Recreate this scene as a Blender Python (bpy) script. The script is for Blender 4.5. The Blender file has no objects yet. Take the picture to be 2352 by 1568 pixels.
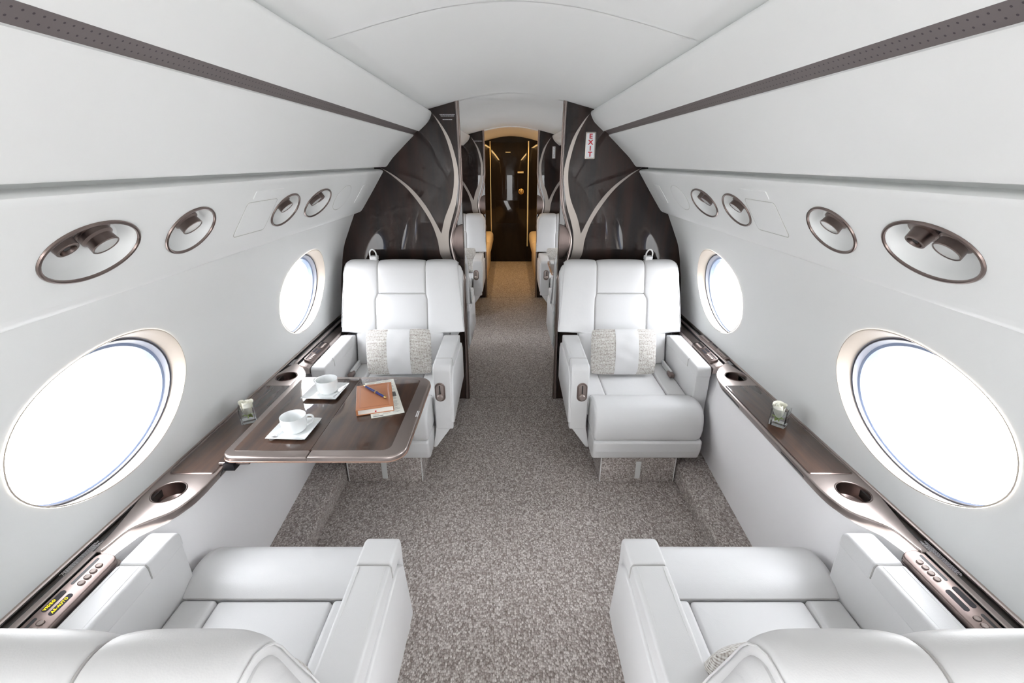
import bpy, bmesh, math, random
from mathutils import Vector, Matrix
random.seed(7)
PI = math.pi
S = bpy.context.scene
COL = S.collection

# ------------------------------------------------------------------ materials
def nn(nt, t, **kw):
    n = nt.nodes.new(t)
    for k, v in kw.items():
        setattr(n, k, v)
    return n

def mat(name, base, rough=.5, metal=0., coat=0., coat_rough=.03, spec=.5, bump=None, aniso=0., sheen=0.):
    m = bpy.data.materials.new(name); m.use_nodes = True
    nt = m.node_tree; b = nt.nodes['Principled BSDF']
    b.inputs['Base Color'].default_value = (*base, 1)
    b.inputs['Roughness'].default_value = rough
    b.inputs['Metallic'].default_value = metal
    b.inputs['Coat Weight'].default_value = coat
    b.inputs['Coat Roughness'].default_value = coat_rough
    b.inputs['Specular IOR Level'].default_value = spec
    b.inputs['Sheen Weight'].default_value = sheen
    if bump:
        sc, st, dist = bump
        tc = nn(nt, 'ShaderNodeTexCoord'); no = nn(nt, 'ShaderNodeTexNoise')
        no.inputs['Scale'].default_value = sc; no.inputs['Detail'].default_value = 4
        bp = nn(nt, 'ShaderNodeBump'); bp.inputs['Strength'].default_value = st; bp.inputs['Distance'].default_value = dist
        nt.links.new(tc.outputs['Object'], no.inputs['Vector'])
        nt.links.new(no.outputs['Fac'], bp.inputs['Height'])
        nt.links.new(bp.outputs['Normal'], b.inputs['Normal'])
    return m

def ramp(nt, cols):
    r = nn(nt, 'ShaderNodeValToRGB')
    e = r.color_ramp.elements
    e[0].position, e[0].color = cols[0][0], (*cols[0][1], 1)
    e[1].position, e[1].color = cols[-1][0], (*cols[-1][1], 1)
    for p, c in cols[1:-1]:
        x = e.new(p); x.color = (*c, 1)
    return r

M = {}
M['panel'] = mat('painted_panel', (.852, .862, .856), .42, spec=.3)
M['ceiling'] = mat('ceiling_panel', (.845, .855, .85), .6, spec=.25)
M['lower'] = mat('lower_side_panel', (.88, .87, .88), .6, spec=.25)
M['gapdark'] = mat('shadow_gap', (.20, .20, .17), .7)
M['gapline'] = mat('door_gap', (.50, .50, .47), .7)
M['seam'] = mat('seam_thread', (.42, .41, .40), .7)
M['cream'] = mat('window_reveal', (.52, .46, .40), .45)
M['greyring'] = mat('window_inner_ring', (.26, .27, .31), .35)
M['bluering'] = mat('window_outer_ring', (.26, .32, .45), .3)
M['gasket'] = mat('gasket', (.02, .02, .03), .5)
M['black'] = mat('black_plastic', (.012, .012, .014), .35)
M['bronze'] = mat('brushed_bronze', (.44, .38, .355), .33, metal=1., bump=(60, .03, .001))
M['bronze_dark'] = mat('bronze_dark', (.24, .19, .175), .32, metal=1.)
M['bronze_leaf'] = mat('bronze_leaf', (.34, .305, .28), .36, metal=1.)
M['copper'] = mat('copper_edge', (.62, .42, .33), .35, metal=1.)
M['gold'] = mat('gold', (.60, .42, .17), .3, metal=1.)
M['steel'] = mat('polished_steel', (.75, .75, .77), .15, metal=1.)
M['porcelain'] = mat('porcelain', (.84, .86, .86), .12, coat=.6)
M['coffee'] = mat('paper', (.80, .80, .74), .8)
M['ink'] = mat('printed_ink', (.16, .16, .16), .8)
M['pages'] = mat('page_edges', (.82, .78, .72), .8)
M['penblue'] = mat('pen_blue', (.01, .02, .16), .15, coat=1.)
M['white_print'] = mat('white_print', (.85, .85, .87), .5)
M['red'] = mat('sign_red', (.55, .01, .03), .5)
M['signwhite'] = mat('sign_white', (.80, .82, .85), .4)
M['petal'] = mat('rose_petal', (.93, .92, .82), .6, sheen=.3)
M['leaf'] = mat('leaf_green', (.28, .42, .06), .5)
M['divan'] = mat('divan_leather', (.74, .62, .46), .5, bump=(300, .1, .001))
M['piping'] = mat('piping', (.70, .70, .69), .5)
M['tab'] = mat('tab_leather', (.66, .67, .66), .5)
M['buttonface'] = mat('button', (.55, .47, .44), .4, metal=1.)
M['display'] = mat('display_glass', (.03, .027, .033), .45, spec=.25)
M['lens'] = mat('lamp_lens', (.62, .63, .62), .25)
M['book'] = mat('book_leather', (.50, .20, .09), .42, bump=(220, .25, .0008))
M['book_tool'] = mat('book_tooling', (.40, .16, .09), .4)

def leather():
    m = mat('white_leather', (.665, .663, .665), .42, spec=.4)
    nt = m.node_tree; b = nt.nodes['Principled BSDF']
    tc = nn(nt, 'ShaderNodeTexCoord')
    a = nn(nt, 'ShaderNodeTexNoise'); a.inputs['Scale'].default_value = 9; a.inputs['Detail'].default_value = 3
    v = nn(nt, 'ShaderNodeTexVoronoi'); v.inputs['Scale'].default_value = 420
    b1 = nn(nt, 'ShaderNodeBump'); b1.inputs['Strength'].default_value = .22; b1.inputs['Distance'].default_value = .010
    b2 = nn(nt, 'ShaderNodeBump'); b2.inputs['Strength'].default_value = .12; b2.inputs['Distance'].default_value = .0008
    for n in (a, v): nt.links.new(tc.outputs['Object'], n.inputs['Vector'])
    nt.links.new(a.outputs['Fac'], b1.inputs['Height']); nt.links.new(v.outputs['Distance'], b2.inputs['Height'])
    nt.links.new(b1.outputs['Normal'], b2.inputs['Normal']); nt.links.new(b2.outputs['Normal'], b.inputs['Normal'])
    return m
M['leather'] = leather()

def carpet():
    m = mat('woven_carpet', (.3, .27, .25), .95, spec=.1, sheen=.15)
    nt = m.node_tree; b = nt.nodes['Principled BSDF']
    tc = nn(nt, 'ShaderNodeTexCoord'); mp = nn(nt, 'ShaderNodeMapping')
    mp.inputs['Scale'].default_value = (1.0, .72, 1.0)
    v = nn(nt, 'ShaderNodeTexVoronoi'); v.inputs['Scale'].default_value = 165; v.inputs['Randomness'].default_value = .75
    n2 = nn(nt, 'ShaderNodeTexNoise'); n2.inputs['Scale'].default_value = 230; n2.inputs['Detail'].default_value = 2
    n3 = nn(nt, 'ShaderNodeTexNoise'); n3.inputs['Scale'].default_value = 3; n3.inputs['Detail'].default_value = 3
    sep = nn(nt, 'ShaderNodeSeparateColor')
    r = ramp(nt, [(0, (.24, .195, .175)), (.35, (.40, .35, .325)), (.7, (.58, .53, .50)), (1, (.80, .76, .73))])
    mul = nn(nt, 'ShaderNodeMix', data_type='RGBA', blend_type='MULTIPLY'); mul.inputs[0].default_value = .75
    r2 = ramp(nt, [(0.0, (1, 1, 1)), (.45, (.86, .86, .86)), (.75, (.38, .36, .34))])
    mx = nn(nt, 'ShaderNodeMath', operation='MULTIPLY_ADD'); mx.inputs[1].default_value = .75
    mm = nn(nt, 'ShaderNodeMath', operation='MULTIPLY'); mm.inputs[1].default_value = .3
    nt.links.new(tc.outputs['Object'], mp.inputs['Vector'])
    for n in (v, n2, n3): nt.links.new(mp.outputs['Vector'], n.inputs['Vector'])
    nt.links.new(v.outputs['Color'], sep.inputs['Color'])
    nt.links.new(n2.outputs['Fac'], mm.inputs[0])
    nt.links.new(sep.outputs['Red'], mx.inputs[0]); nt.links.new(mm.outputs[0], mx.inputs[2])
    nt.links.new(mx.outputs[0], r.inputs['Fac'])
    nt.links.new(v.outputs['Distance'], r2.inputs['Fac'])
    nt.links.new(r.outputs['Color'], mul.inputs[6]); nt.links.new(r2.outputs['Color'], mul.inputs[7])
    nt.links.new(mul.outputs[2], b.inputs['Base Color'])
    bp = nn(nt, 'ShaderNodeBump'); bp.invert = True
    bp.inputs['Strength'].default_value = .7; bp.inputs['Distance'].default_value = .004
    nt.links.new(v.outputs['Distance'], bp.inputs['Height']); nt.links.new(bp.outputs['Normal'], b.inputs['Normal'])
    return m
M['carpet'] = carpet()

def wood(name, c0, c1, rot=(0, 0, 0), rough=.35, coat=1., scale=(60, 3, 60), spec=.5):
    m = mat(name, c0, rough, coat=coat, coat_rough=.02, spec=spec)
    nt = m.node_tree; b = nt.nodes['Principled BSDF']
    tc = nn(nt, 'ShaderNodeTexCoord'); mp = nn(nt, 'ShaderNodeMapping')
    mp.inputs['Scale'].default_value = scale; mp.inputs['Rotation'].default_value = rot
    n = nn(nt, 'ShaderNodeTexNoise'); n.inputs['Scale'].default_value = 1; n.inputs['Detail'].default_value = 5; n.inputs['Roughness'].default_value = .6
    r = ramp(nt, [(.35, c0), (.68, c1)])
    nt.links.new(tc.outputs['Object'], mp.inputs['Vector']); nt.links.new(mp.outputs['Vector'], n.inputs['Vector'])
    nt.links.new(n.outputs['Fac'], r.inputs['Fac']); nt.links.new(r.outputs['Color'], b.inputs['Base Color'])
    return m
M['bulkwood'] = wood('dark_gloss_veneer', (.014, .010, .010), (.036, .018, .014), scale=(14, 14, 1.6), coat=.75, spec=.15, rough=.5)
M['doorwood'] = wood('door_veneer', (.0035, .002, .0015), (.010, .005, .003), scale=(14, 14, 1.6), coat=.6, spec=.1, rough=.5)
M['tablewood'] = wood('table_veneer', (.030, .016, .011), (.085, .042, .026), scale=(26, 2.2, 26), coat=1., spec=.15, rough=.5)
M['tablewood'].node_tree.nodes['Principled BSDF'].inputs['Coat IOR'].default_value = 1.75
M['strip'] = mat('dark_glass_strip', (.035, .033, .032), .25, coat=.6, coat_rough=.1)

def perforated():
    m = mat('perforated_grille', (.19, .165, .165), .55, metal=.35)
    nt = m.node_tree; b = nt.nodes['Principled BSDF']
    uv = nn(nt, 'ShaderNodeUVMap'); uv.uv_map = 'UVMap'
    fr = nn(nt, 'ShaderNodeVectorMath', operation='FRACTION')
    sb = nn(nt, 'ShaderNodeVectorMath', operation='SUBTRACT'); sb.inputs[1].default_value = (.5, .5, 0)
    ln = nn(nt, 'ShaderNodeVectorMath', operation='LENGTH')
    lt = nn(nt, 'ShaderNodeMath', operation='LESS_THAN'); lt.inputs[1].default_value = .13
    mx = nn(nt, 'ShaderNodeMix', data_type='RGBA')
    mx.inputs[6].default_value = (.19, .165, .165, 1); mx.inputs[7].default_value = (.07, .06, .065, 1)
    nt.links.new(uv.outputs['UV'], fr.inputs[0]); nt.links.new(fr.outputs[0], sb.inputs[0])
    nt.links.new(sb.outputs[0], ln.inputs[0]); nt.links.new(ln.outputs['Value'], lt.inputs[0])
    nt.links.new(lt.outputs[0], mx.inputs[0]); nt.links.new(mx.outputs[2], b.inputs['Base Color'])
    return m
M['perf'] = perforated()

def woven():
    m = mat('woven_wool', (.6, .57, .53), .95, spec=.1, sheen=.2)
    nt = m.node_tree; b = nt.nodes['Principled BSDF']
    tc = nn(nt, 'ShaderNodeTexCoord'); sx = nn(nt, 'ShaderNodeSeparateXYZ')
    nt.links.new(tc.outputs['Object'], sx.inputs[0])
    def tri(out, f, ph=0.):
        a = nn(nt, 'ShaderNodeMath', operation='MULTIPLY_ADD'); a.inputs[1].default_value = f; a.inputs[2].default_value = ph
        s = nn(nt, 'ShaderNodeMath', operation='SINE')
        nt.links.new(out, a.inputs[0]); nt.links.new(a.outputs[0], s.inputs[0]); return s.outputs[0]
    zz = tri(sx.outputs['Z'], 2*PI/.0078); xx = tri(sx.outputs['X'], 2*PI/.0060)
    no = nn(nt, 'ShaderNodeTexNoise'); no.inputs['Scale'].default_value = 160; no.inputs['Detail'].default_value = 1; no.inputs['Roughness'].default_value = .3
    nt.links.new(tc.outputs['Object'], no.inputs['Vector'])
    ab = nn(nt, 'ShaderNodeMath', operation='MULTIPLY_ADD'); ab.inputs[1].default_value = .11
    nt.links.new(xx, ab.inputs[0]); nt.links.new(no.outputs['Fac'], ab.inputs[2])
    ac = nn(nt, 'ShaderNodeMath', operation='MULTIPLY_ADD'); ac.inputs[1].default_value = .24
    nt.links.new(zz, ac.inputs[0]); nt.links.new(ab.outputs[0], ac.inputs[2])
    r = ramp(nt, [(.05, (.22, .19, .165)), (.30, (.40, .36, .33)), (.52, (.60, .58, .54)), (.95, (.76, .75, .73))])
    nt.links.new(ac.outputs[0], r.inputs['Fac']); nt.links.new(r.outputs['Color'], b.inputs['Base Color'])
    bp = nn(nt, 'ShaderNodeBump'); bp.inputs['Strength'].default_value = .6; bp.inputs['Distance'].default_value = .002
    nt.links.new(ac.outputs[0], bp.inputs['Height']); nt.links.new(bp.outputs['Normal'], b.inputs['Normal'])
    return m
M['woven'] = woven()

def clear(name, tint=(1, 1, 1), gl=.06):
    m = bpy.data.materials.new(name); m.use_nodes = True; nt = m.node_tree
    nt.nodes.remove(nt.nodes['Principled BSDF'])
    t = nn(nt, 'ShaderNodeBsdfTransparent'); t.inputs[0].default_value = (*tint, 1)
    g = nn(nt, 'ShaderNodeBsdfGlossy'); g.inputs['Roughness'].default_value = .02
    mx = nn(nt, 'ShaderNodeMixShader'); mx.inputs[0].default_value = gl
    nt.links.new(t.outputs[0], mx.inputs[1]); nt.links.new(g.outputs[0], mx.inputs[2])
    nt.links.new(mx.outputs[0], nt.nodes['Material Output'].inputs['Surface'])
    return m
M['pane'] = clear('window_pane', (.97, .98, 1), .04)

def glass():
    m = mat('clear_glass', (.97, 1, .99), .01)
    b = m.node_tree.nodes['Principled BSDF']; b.inputs['Transmission Weight'].default_value = 1; b.inputs['IOR'].default_value = 1.47
    return m
def thinglass():
    m = bpy.data.materials.new('vase_glass'); m.use_nodes = True; nt = m.node_tree
    nt.nodes.remove(nt.nodes['Principled BSDF'])
    t = nn(nt, 'ShaderNodeBsdfTransparent'); t.inputs[0].default_value = (.985, .995, .99, 1)
    g = nn(nt, 'ShaderNodeBsdfGlossy'); g.inputs['Roughness'].default_value = .01
    f = nn(nt, 'ShaderNodeFresnel'); f.inputs['IOR'].default_value = 1.75
    mx = nn(nt, 'ShaderNodeMixShader')
    nt.links.new(f.outputs[0], mx.inputs[0]); nt.links.new(t.outputs[0], mx.inputs[1]); nt.links.new(g.outputs[0], mx.inputs[2])
    nt.links.new(mx.outputs[0], nt.nodes['Material Output'].inputs['Surface'])
    return m
M['glass'] = thinglass()

def emit(name, col, st):
    m = bpy.data.materials.new(name); m.use_nodes = True; b = m.node_tree.nodes['Principled BSDF']
    b.inputs['Base Color'].default_value = (*col, 1)
    b.inputs['Emission Color'].default_value = (*col, 1); b.inputs['Emission Strength'].default_value = st
    return m
M['amber'] = emit('amber_display', (1, .72, .0), 1.1)
M['warmlamp'] = emit('warm_lamp', (1, .62, .22), 4.)

# ------------------------------------------------------------------ object helpers
def build(name, verts, faces, m, parent=None, sharp=38, recalc=True, uvs=None, mats=None, fmat=None):
    me = bpy.data.meshes.new(name)
    bm = bmesh.new()
    vs = [bm.verts.new(v) for v in verts]
    lay = bm.loops.layers.uv.new('UVMap') if uvs else None
    for i, f in enumerate(faces):
        try:
            nf = bm.faces.new([vs[k] for k in f])
        except ValueError:
            continue
        nf.smooth = True
        if fmat: nf.material_index = fmat[i]
        if lay:
            for lp, k in zip(nf.loops, f): lp[lay].uv = uvs[k]
    if recalc: bmesh.ops.recalc_face_normals(bm, faces=bm.faces)
    a = math.radians(sharp)
    for e in bm.edges:
        if len(e.link_faces) == 2 and e.calc_face_angle(0) > a: e.smooth = False
    bm.to_mesh(me); bm.free()
    for mm in (mats or [m]): me.materials.append(mm)
    o = bpy.data.objects.new(name, me); COL.objects.link(o)
    if parent: o.parent = parent
    return o

def tag(o, label=None, cat=None, group=None, kind=None):
    for k, v in (('label', label), ('category', cat), ('group', group), ('kind', kind)):
        if v: o[k] = v
    return o

def thing(name, label, cat, loc=(0, 0, 0), rz=0., group=None, kind=None):
    o = bpy.data.objects.new(name, None); COL.objects.link(o)
    o.empty_display_size = .05
    o.location = loc; o.rotation_euler = (0, 0, rz)
    return tag(o, label, cat, group, kind)

def copy_tree(o, parent=None):
    c = o.copy(); COL.objects.link(c)
    if parent: c.parent = parent
    for ch in list(o.children): copy_tree(ch, c)
    return c

def fillet(pts, rad, segs=6):
    """closed polygon -> rounded polygon"""
    out = []; n = len(pts)
    if not isinstance(rad, (list, tuple)): rad = [rad]*n
    for i in range(n):
        p = Vector(pts[i]); a = Vector(pts[i-1]); b = Vector(pts[(i+1) % n]); r = rad[i]
        if r <= 0: out.append(tuple(p)); continue
        da = (a-p); db = (b-p); la, lb = da.length, db.length; da.normalize(); db.normalize()
        ang = da.angle(db)
        if ang > 3.1: out.append(tuple(p)); continue
        t = min(r/math.tan(ang/2), la*.49, lb*.49); rr = t*math.tan(ang/2)
        c = p + (da+db).normalized()*(rr/math.sin(ang/2))
        s = p+da*t; e = p+db*t
        v0 = s-c; v1 = e-c; tot = v0.angle(v1) if v0.length > 1e-9 else 0
        sg = 1 if v0.x*v1.y-v0.y*v1.x > 0 else -1
        for k in range(segs+1):
            th = sg*tot*k/segs
            out.append((c.x+v0.x*math.cos(th)-v0.y*math.sin(th), c.y+v0.x*math.sin(th)+v0.y*math.cos(th)))
    return out

def area2(p):
    return sum(p[i-1][0]*p[i][1]-p[i][0]*p[i-1][1] for i in range(len(p)))

def densify(p, d):
    out = []; n = len(p)
    for i in range(n):
        a, b = p[i], p[(i+1) % n]; L = math.hypot(b[0]-a[0], b[1]-a[1]); k = max(1, int(L/d))
        for j in range(k): out.append((a[0]+(b[0]-a[0])*j/k, a[1]+(b[1]-a[1])*j/k))
    return out

def slab(outline, h0, h1, r0=0., r1=0., fn=None, crown=0., center=None, segs=4, dens=None, crown0=0., csegs=6, lsegs=1):
    p = list(outline)
    if area2(p) < 0: p.reverse()
    if dens: p = densify(p, dens)
    n = len(p); nr = []
    for i in range(n):
        a, b, c = p[i-1], p[i], p[(i+1) % n]
        e1 = Vector((b[0]-a[0], b[1]-a[1])); e2 = Vector((c[0]-b[0], c[1]-b[1]))
        if e1.length < 1e-9: e1 = e2
        if e2.length < 1e-9: e2 = e1
        e1.normalize(); e2.normalize()
        n1 = Vector((-e1.y, e1.x)); n2 = Vector((-e2.y, e2.x)); m = n1+n2
        if m.length < 1e-6: m = n1
        m.normalize(); k = 1/max(.35, m.dot(n1)); nr.append(m*k)
    rings = []
    def ring(ins, h): rings.append([(p[i][0]+nr[i].x*ins, p[i][1]+nr[i].y*ins, h) for i in range(n)])
    if center is None: center = (sum(q[0] for q in p)/n, sum(q[1] for q in p)/n)
    cx, cy = center
    if r0 > 0:
        for k in range(segs+1):
            t = k/segs*PI/2; ring(r0*(1-math.sin(t)), h0+r0*(1-math.cos(t)))
    else: ring(0, h0)
    for k in range(1, lsegs):
        ring(0, h0+r0+(h1-r1-h0-r0)*k/lsegs)
    if r1 > 0:
        for k in range(segs+1):
            t = k/segs*PI/2; ring(r1*(1-math.cos(t)), h1-r1+r1*math.sin(t))
    else: ring(0, h1)
    V = []; F = []
    nc1 = nc0 = 0
    if crown:
        last = rings[-1]
        for k in range(1, csegs):
            s = 1-k/csegs; rings.append([(cx+(q[0]-cx)*s, cy+(q[1]-cy)*s, h1+crown*(1-s*s)) for q in last])
    if crown0:
        first = rings[0]; pre = []
        for k in range(1, csegs):
            s = 1-k/csegs; pre.append([(cx+(q[0]-cx)*s, cy+(q[1]-cy)*s, h0-crown0*(1-s*s)) for q in first])
        rings = pre[::-1]+rings
    for r in rings: V += r
    for k in range(len(rings)-1):
        for i in range(n):
            j = (i+1) % n; F.append((k*n+i, k*n+j, (k+1)*n+j, (k+1)*n+i))
    L = (len(rings)-1)*n
    if crown:
        V.append((cx, cy, h1+crown)); c = len(V)-1
        F += [(L+i, L+(i+1) % n, c) for i in range(n)]
    else: F.append(tuple(L+i for i in range(n)))
    if crown0:
        V.append((cx, cy, h0-crown0)); c = len(V)-1
        F += [((i+1) % n, i, c) for i in range(n)]
    else: F.append(tuple(reversed(range(n))))
    if fn: V = [fn(*v) for v in V]
    return V, F

def tube(pts, r, n=8, closed=False, rf=None):
    P = [Vector(q) for q in pts]; m = len(P); V = []; F = []
    T = []
    for i in range(m):
        if closed: t = P[(i+1) % m]-P[i-1]
        else: t = P[min(i+1, m-1)]-P[max(i-1, 0)]
        T.append(t.normalized())
    up = Vector((0, 0, 1)) if abs(T[0].z) < .9 else Vector((1, 0, 0))
    N = (up-T[0]*up.dot(T[0])).normalized()
    for i in range(m):
        N = (N-T[i]*N.dot(T[i])).normalized(); B = T[i].cross(N)
        rr = rf(i/(m-1)) if rf else r
        for k in range(n):
            a = 2*PI*k/n; V.append(tuple(P[i]+(N*math.cos(a)+B*math.sin(a))*rr))
    for i in range(m if closed else m-1):
        j = (i+1) % m
        for k in range(n):
            l = (k+1) % n; F.append((i*n+k, i*n+l, j*n+l, j*n+k))
    if not closed:
        F.append(tuple(reversed(range(n)))); F.append(tuple((m-1)*n+k for k in range(n)))
    return V, F

def lathe(prof, n=40, cap=True):
    V = []; F = []
    for (r, z) in prof:
        for k in range(n):
            a = 2*PI*k/n; V.append((r*math.cos(a), r*math.sin(a), z))
    for i in range(len(prof)-1):
        for k in range(n):
            l = (k+1) % n; F.append((i*n+k, i*n+l, (i+1)*n+l, (i+1)*n+k))
    if cap:
        F.append(tuple(reversed(range(n)))); L = (len(prof)-1)*n; F.append(tuple(L+k for k in range(n)))
    return V, F

def join(*parts):
    V = []; F = []
    for v, f in parts:
        o = len(V); V += list(v); F += [tuple(k+o for k in q) for q in f]
    return V, F

def xf(vf, mtx):
    return [tuple(mtx @ Vector(v)) for v in vf[0]], vf[1]

def boxm(x0, x1, y0, y1, z0, z1, r=0.):
    return slab([(x0, y0), (x1, y0), (x1, y1), (x0, y1)], z0, z1, r, r, segs=3) if r else \
        slab([(x0, y0), (x1, y0), (x1, y1), (x0, y1)], z0, z1)

def rrect(x0, x1, y0, y1, r, segs=6):
    return fillet([(x0, y0), (x1, y0), (x1, y1), (x0, y1)], r, segs)

def catmull(p, k=4):
    out = []
    for i in range(len(p)-1):
        p0 = Vector(p[max(i-1, 0)]); p1 = Vector(p[i]); p2 = Vector(p[i+1]); p3 = Vector(p[min(i+2, len(p)-1)])
        for j in range(k):
            t = j/k
            out.append(tuple(.5*((2*p1)+(p2-p0)*t+(2*p0-5*p1+4*p2-p3)*t*t+(3*p1-p0-3*p2+p3)*t*t*t)))
    out.append(tuple(p[-1])); return out

def text_mesh(body, size, ext=.0003, align='CENTER', spacing=1., line=1., off=0.):
    c = bpy.data.curves.new('t', 'FONT'); c.body = body; c.size = size; c.extrude = ext
    c.offset = off; c.align_x = align; c.align_y = 'CENTER'; c.space_character = spacing; c.space_line = line; c.resolution_u = 3
    o = bpy.data.objects.new('t', c); COL.objects.link(o)
    dg = bpy.context.evaluated_depsgraph_get(); dg.update()
    me = bpy.data.meshes.new_from_object(o.evaluated_get(dg))
    V = [tuple(v.co) for v in me.vertices]; F = [tuple(p.vertices) for p in me.polygons]
    bpy.data.objects.remove(o); bpy.data.curves.remove(c); bpy.data.meshes.remove(me)
    return V, F

def frame_m(origin, ex, ey):
    ex = Vector(ex).normalized(); ey = Vector(ey); ey = (ey-ex*ey.dot(ex)).normalized(); ez = ex.cross(ey)
    m = Matrix((ex, ey, ez)).transposed().to_4x4(); m.translation = Vector(origin); return m

# ------------------------------------------------------------------ camera
T = math.atan(414/1045.)
cam = bpy.data.cameras.new('camera'); cam.sensor_width = 36; cam.lens = 36*1045/2352.
cam.shift_x = 2/2352.; cam.clip_start = .02
camo = bpy.data.objects.new('camera', cam); COL.objects.link(camo)
camo.location = (0, 0, 1.54); camo.rotation_euler = (PI/2-T, 0, 0)
S.camera = camo

# ------------------------------------------------------------------ cabin shell
Y0, YB, YB2, YE = -1.75, 2.806, 5.338, 7.485
DY = YB2-YB
WALL = catmull([(1.086, .50), (1.085, .62), (1.083, .68), (1.078, .76), (1.068, .85), (1.052, .93), (1.042, .985), (1.020, 1.066), (.980, 1.155), (.938, 1.244), (.925, 1.275)])
PSU_LO = [(.945, 1.244), (.915, 1.254), (.902, 1.259), (.894, 1.264), (.888, 1.270), (.880, 1.280)]
PSU_F = [(.880, 1.280), (.814, 1.374), (.746, 1.474)]
PSU_HI = [(.746, 1.474), (.741, 1.482), (.741, 1.488), (.746, 1.493), (.758, 1.496), (.792, 1.499)]
OVL = [(.792, 1.513), (.74, 1.509), (.727, 1.509), (.720, 1.511), (.714, 1.515)]+catmull([(.708, 1.522), (.676, 1.559), (.628, 1.603), (.59, 1.638), (.552, 1.671)])+[(.549, 1.676), (.552, 1.683)]
STRIP = [(.560, 1.672), (.524, 1.699)]
OVU = [(.527, 1.703), (.521, 1.697), (.517, 1.696)]+catmull([(.513, 1.700), (.490, 1.719), (.462, 1.745), (.446, 1.772)])+[(.4425, 1.781), (.441, 1.789), (.444, 1.797), (.452, 1.802), (.50, 1.81)]
CEIL = catmull([(-.475, 1.803), (-.381, 1.827), (-.289, 1.850), (-.147, 1.878), (0, 1.889), (.147, 1.878), (.289, 1.850), (.381, 1.827), (.475, 1.803)])

def arcl(prof):
    s = [0.]
    for a, b in zip(prof, prof[1:]): s.append(s[-1]+math.hypot(b[0]-a[0], b[1]-a[1]))
    return s

def at_s(prof, sl, s):
    s = min(max(s, 0), sl[-1])
    for i in range(len(sl)-1):
        if s <= sl[i+1]+1e-9:
            t = (s-sl[i])/max(1e-9, sl[i+1]-sl[i])
            return (prof[i][0]+(prof[i+1][0]-prof[i][0])*t, prof[i][1]+(prof[i+1][1]-prof[i][1])*t)
    return prof[-1]

def sheet(prof, side, y0, y1, holes=(), du=.12):
    sl = arcl(prof); vs = sl
    marg = .02
    us = [y0, y1]; k = int((y1-y0)/du)
    tiles = [(uc-a-marg, uc+a+marg) for (uc, vc, a, b) in holes]
    for i in range(k+1):
        u = y0+(y1-y0)*i/k
        if all(not (t0-.02 < u < t1+.02) for t0, t1 in tiles): us.append(u)
    for t0, t1 in tiles:
        m = 14
        us += [t0+(t1-t0)*i/m for i in range(m+1)]
    us = sorted(set(round(u, 6) for u in us))
    V = []; F = []; idx = {}
    def vert(u, v):
        key = (round(u, 5), round(v, 5))
        if key not in idx:
            x, z = at_s(prof, sl, v); idx[key] = len(V); V.append((side*x, u, z))
        return idx[key]
    for a, b in zip(us, us[1:]):
        if any(t0-1e-6 <= a and b <= t1+1e-6 for t0, t1 in tiles): continue
        for c, d in zip(vs, vs[1:]): F.append((vert(a, c), vert(b, c), vert(b, d), vert(a, d)))
    for (uc, vc, ea, eb), (t0, t1) in zip(holes, tiles):
        uu = [u for u in us if t0-1e-6 <= u <= t1+1e-6]
        loop = [(uu[-1], v) for v in vs[:-1]]+[(u, vs[-1]) for u in reversed(uu[1:])]+[(uu[0], v) for v in reversed(vs[1:])]+[(u, vs[0]) for u in uu[:-1]]
        # add dense points on ellipse: rings
        K = 7; n = len(loop)
        for k in range(K):
            t_a, t_b = (k/K)**.8, ((k+1)/K)**.8
            for i in range(n):
                q = []
                for (li, t) in ((i, t_a), ((i+1) % n, t_a), ((i+1) % n, t_b), (i, t_b)):
                    u, v = loop[li]; th = math.atan2((v-vc)/eb, (u-uc)/ea)
                    eu, ev = uc+ea*math.cos(th), vc+eb*math.sin(th)
                    q.append(vert(u+(eu-u)*t, v+(ev-v)*t))
                if len(set(q)) == 4: F.append(tuple(q))
    return V, F

WIN_Y = [-1.33, -.14, 1.0552, 2.2512, 3.53, 4.78]
WIN_A = {1.0552: .2835, 2.2512: .268}
ws = arcl(WALL)
def s_at_z(prof, z):
    sl = arcl(prof)
    for i in range(len(prof)-1):
        a, b = prof[i][1], prof[i+1][1]
        if a <= z <= b: return sl[i]+(sl[i+1]-sl[i])*(z-a)/(b-a)
WA, WB = .278, .2115
WSC = .428
wx, wz = at_s(WALL, ws, WSC)
w2 = at_s(WALL, ws, WSC+.2); w1 = at_s(WALL, ws, WSC-.2)
wt = Vector((w2[0]-w1[0], w2[1]-w1[1])).normalized()      # up along the wall (x,z)
wn = Vector((wt[1], -wt[0]));                             # outward
if wn.x < 0: wn = -wn

def flip_in(vf, side):
    return vf

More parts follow.
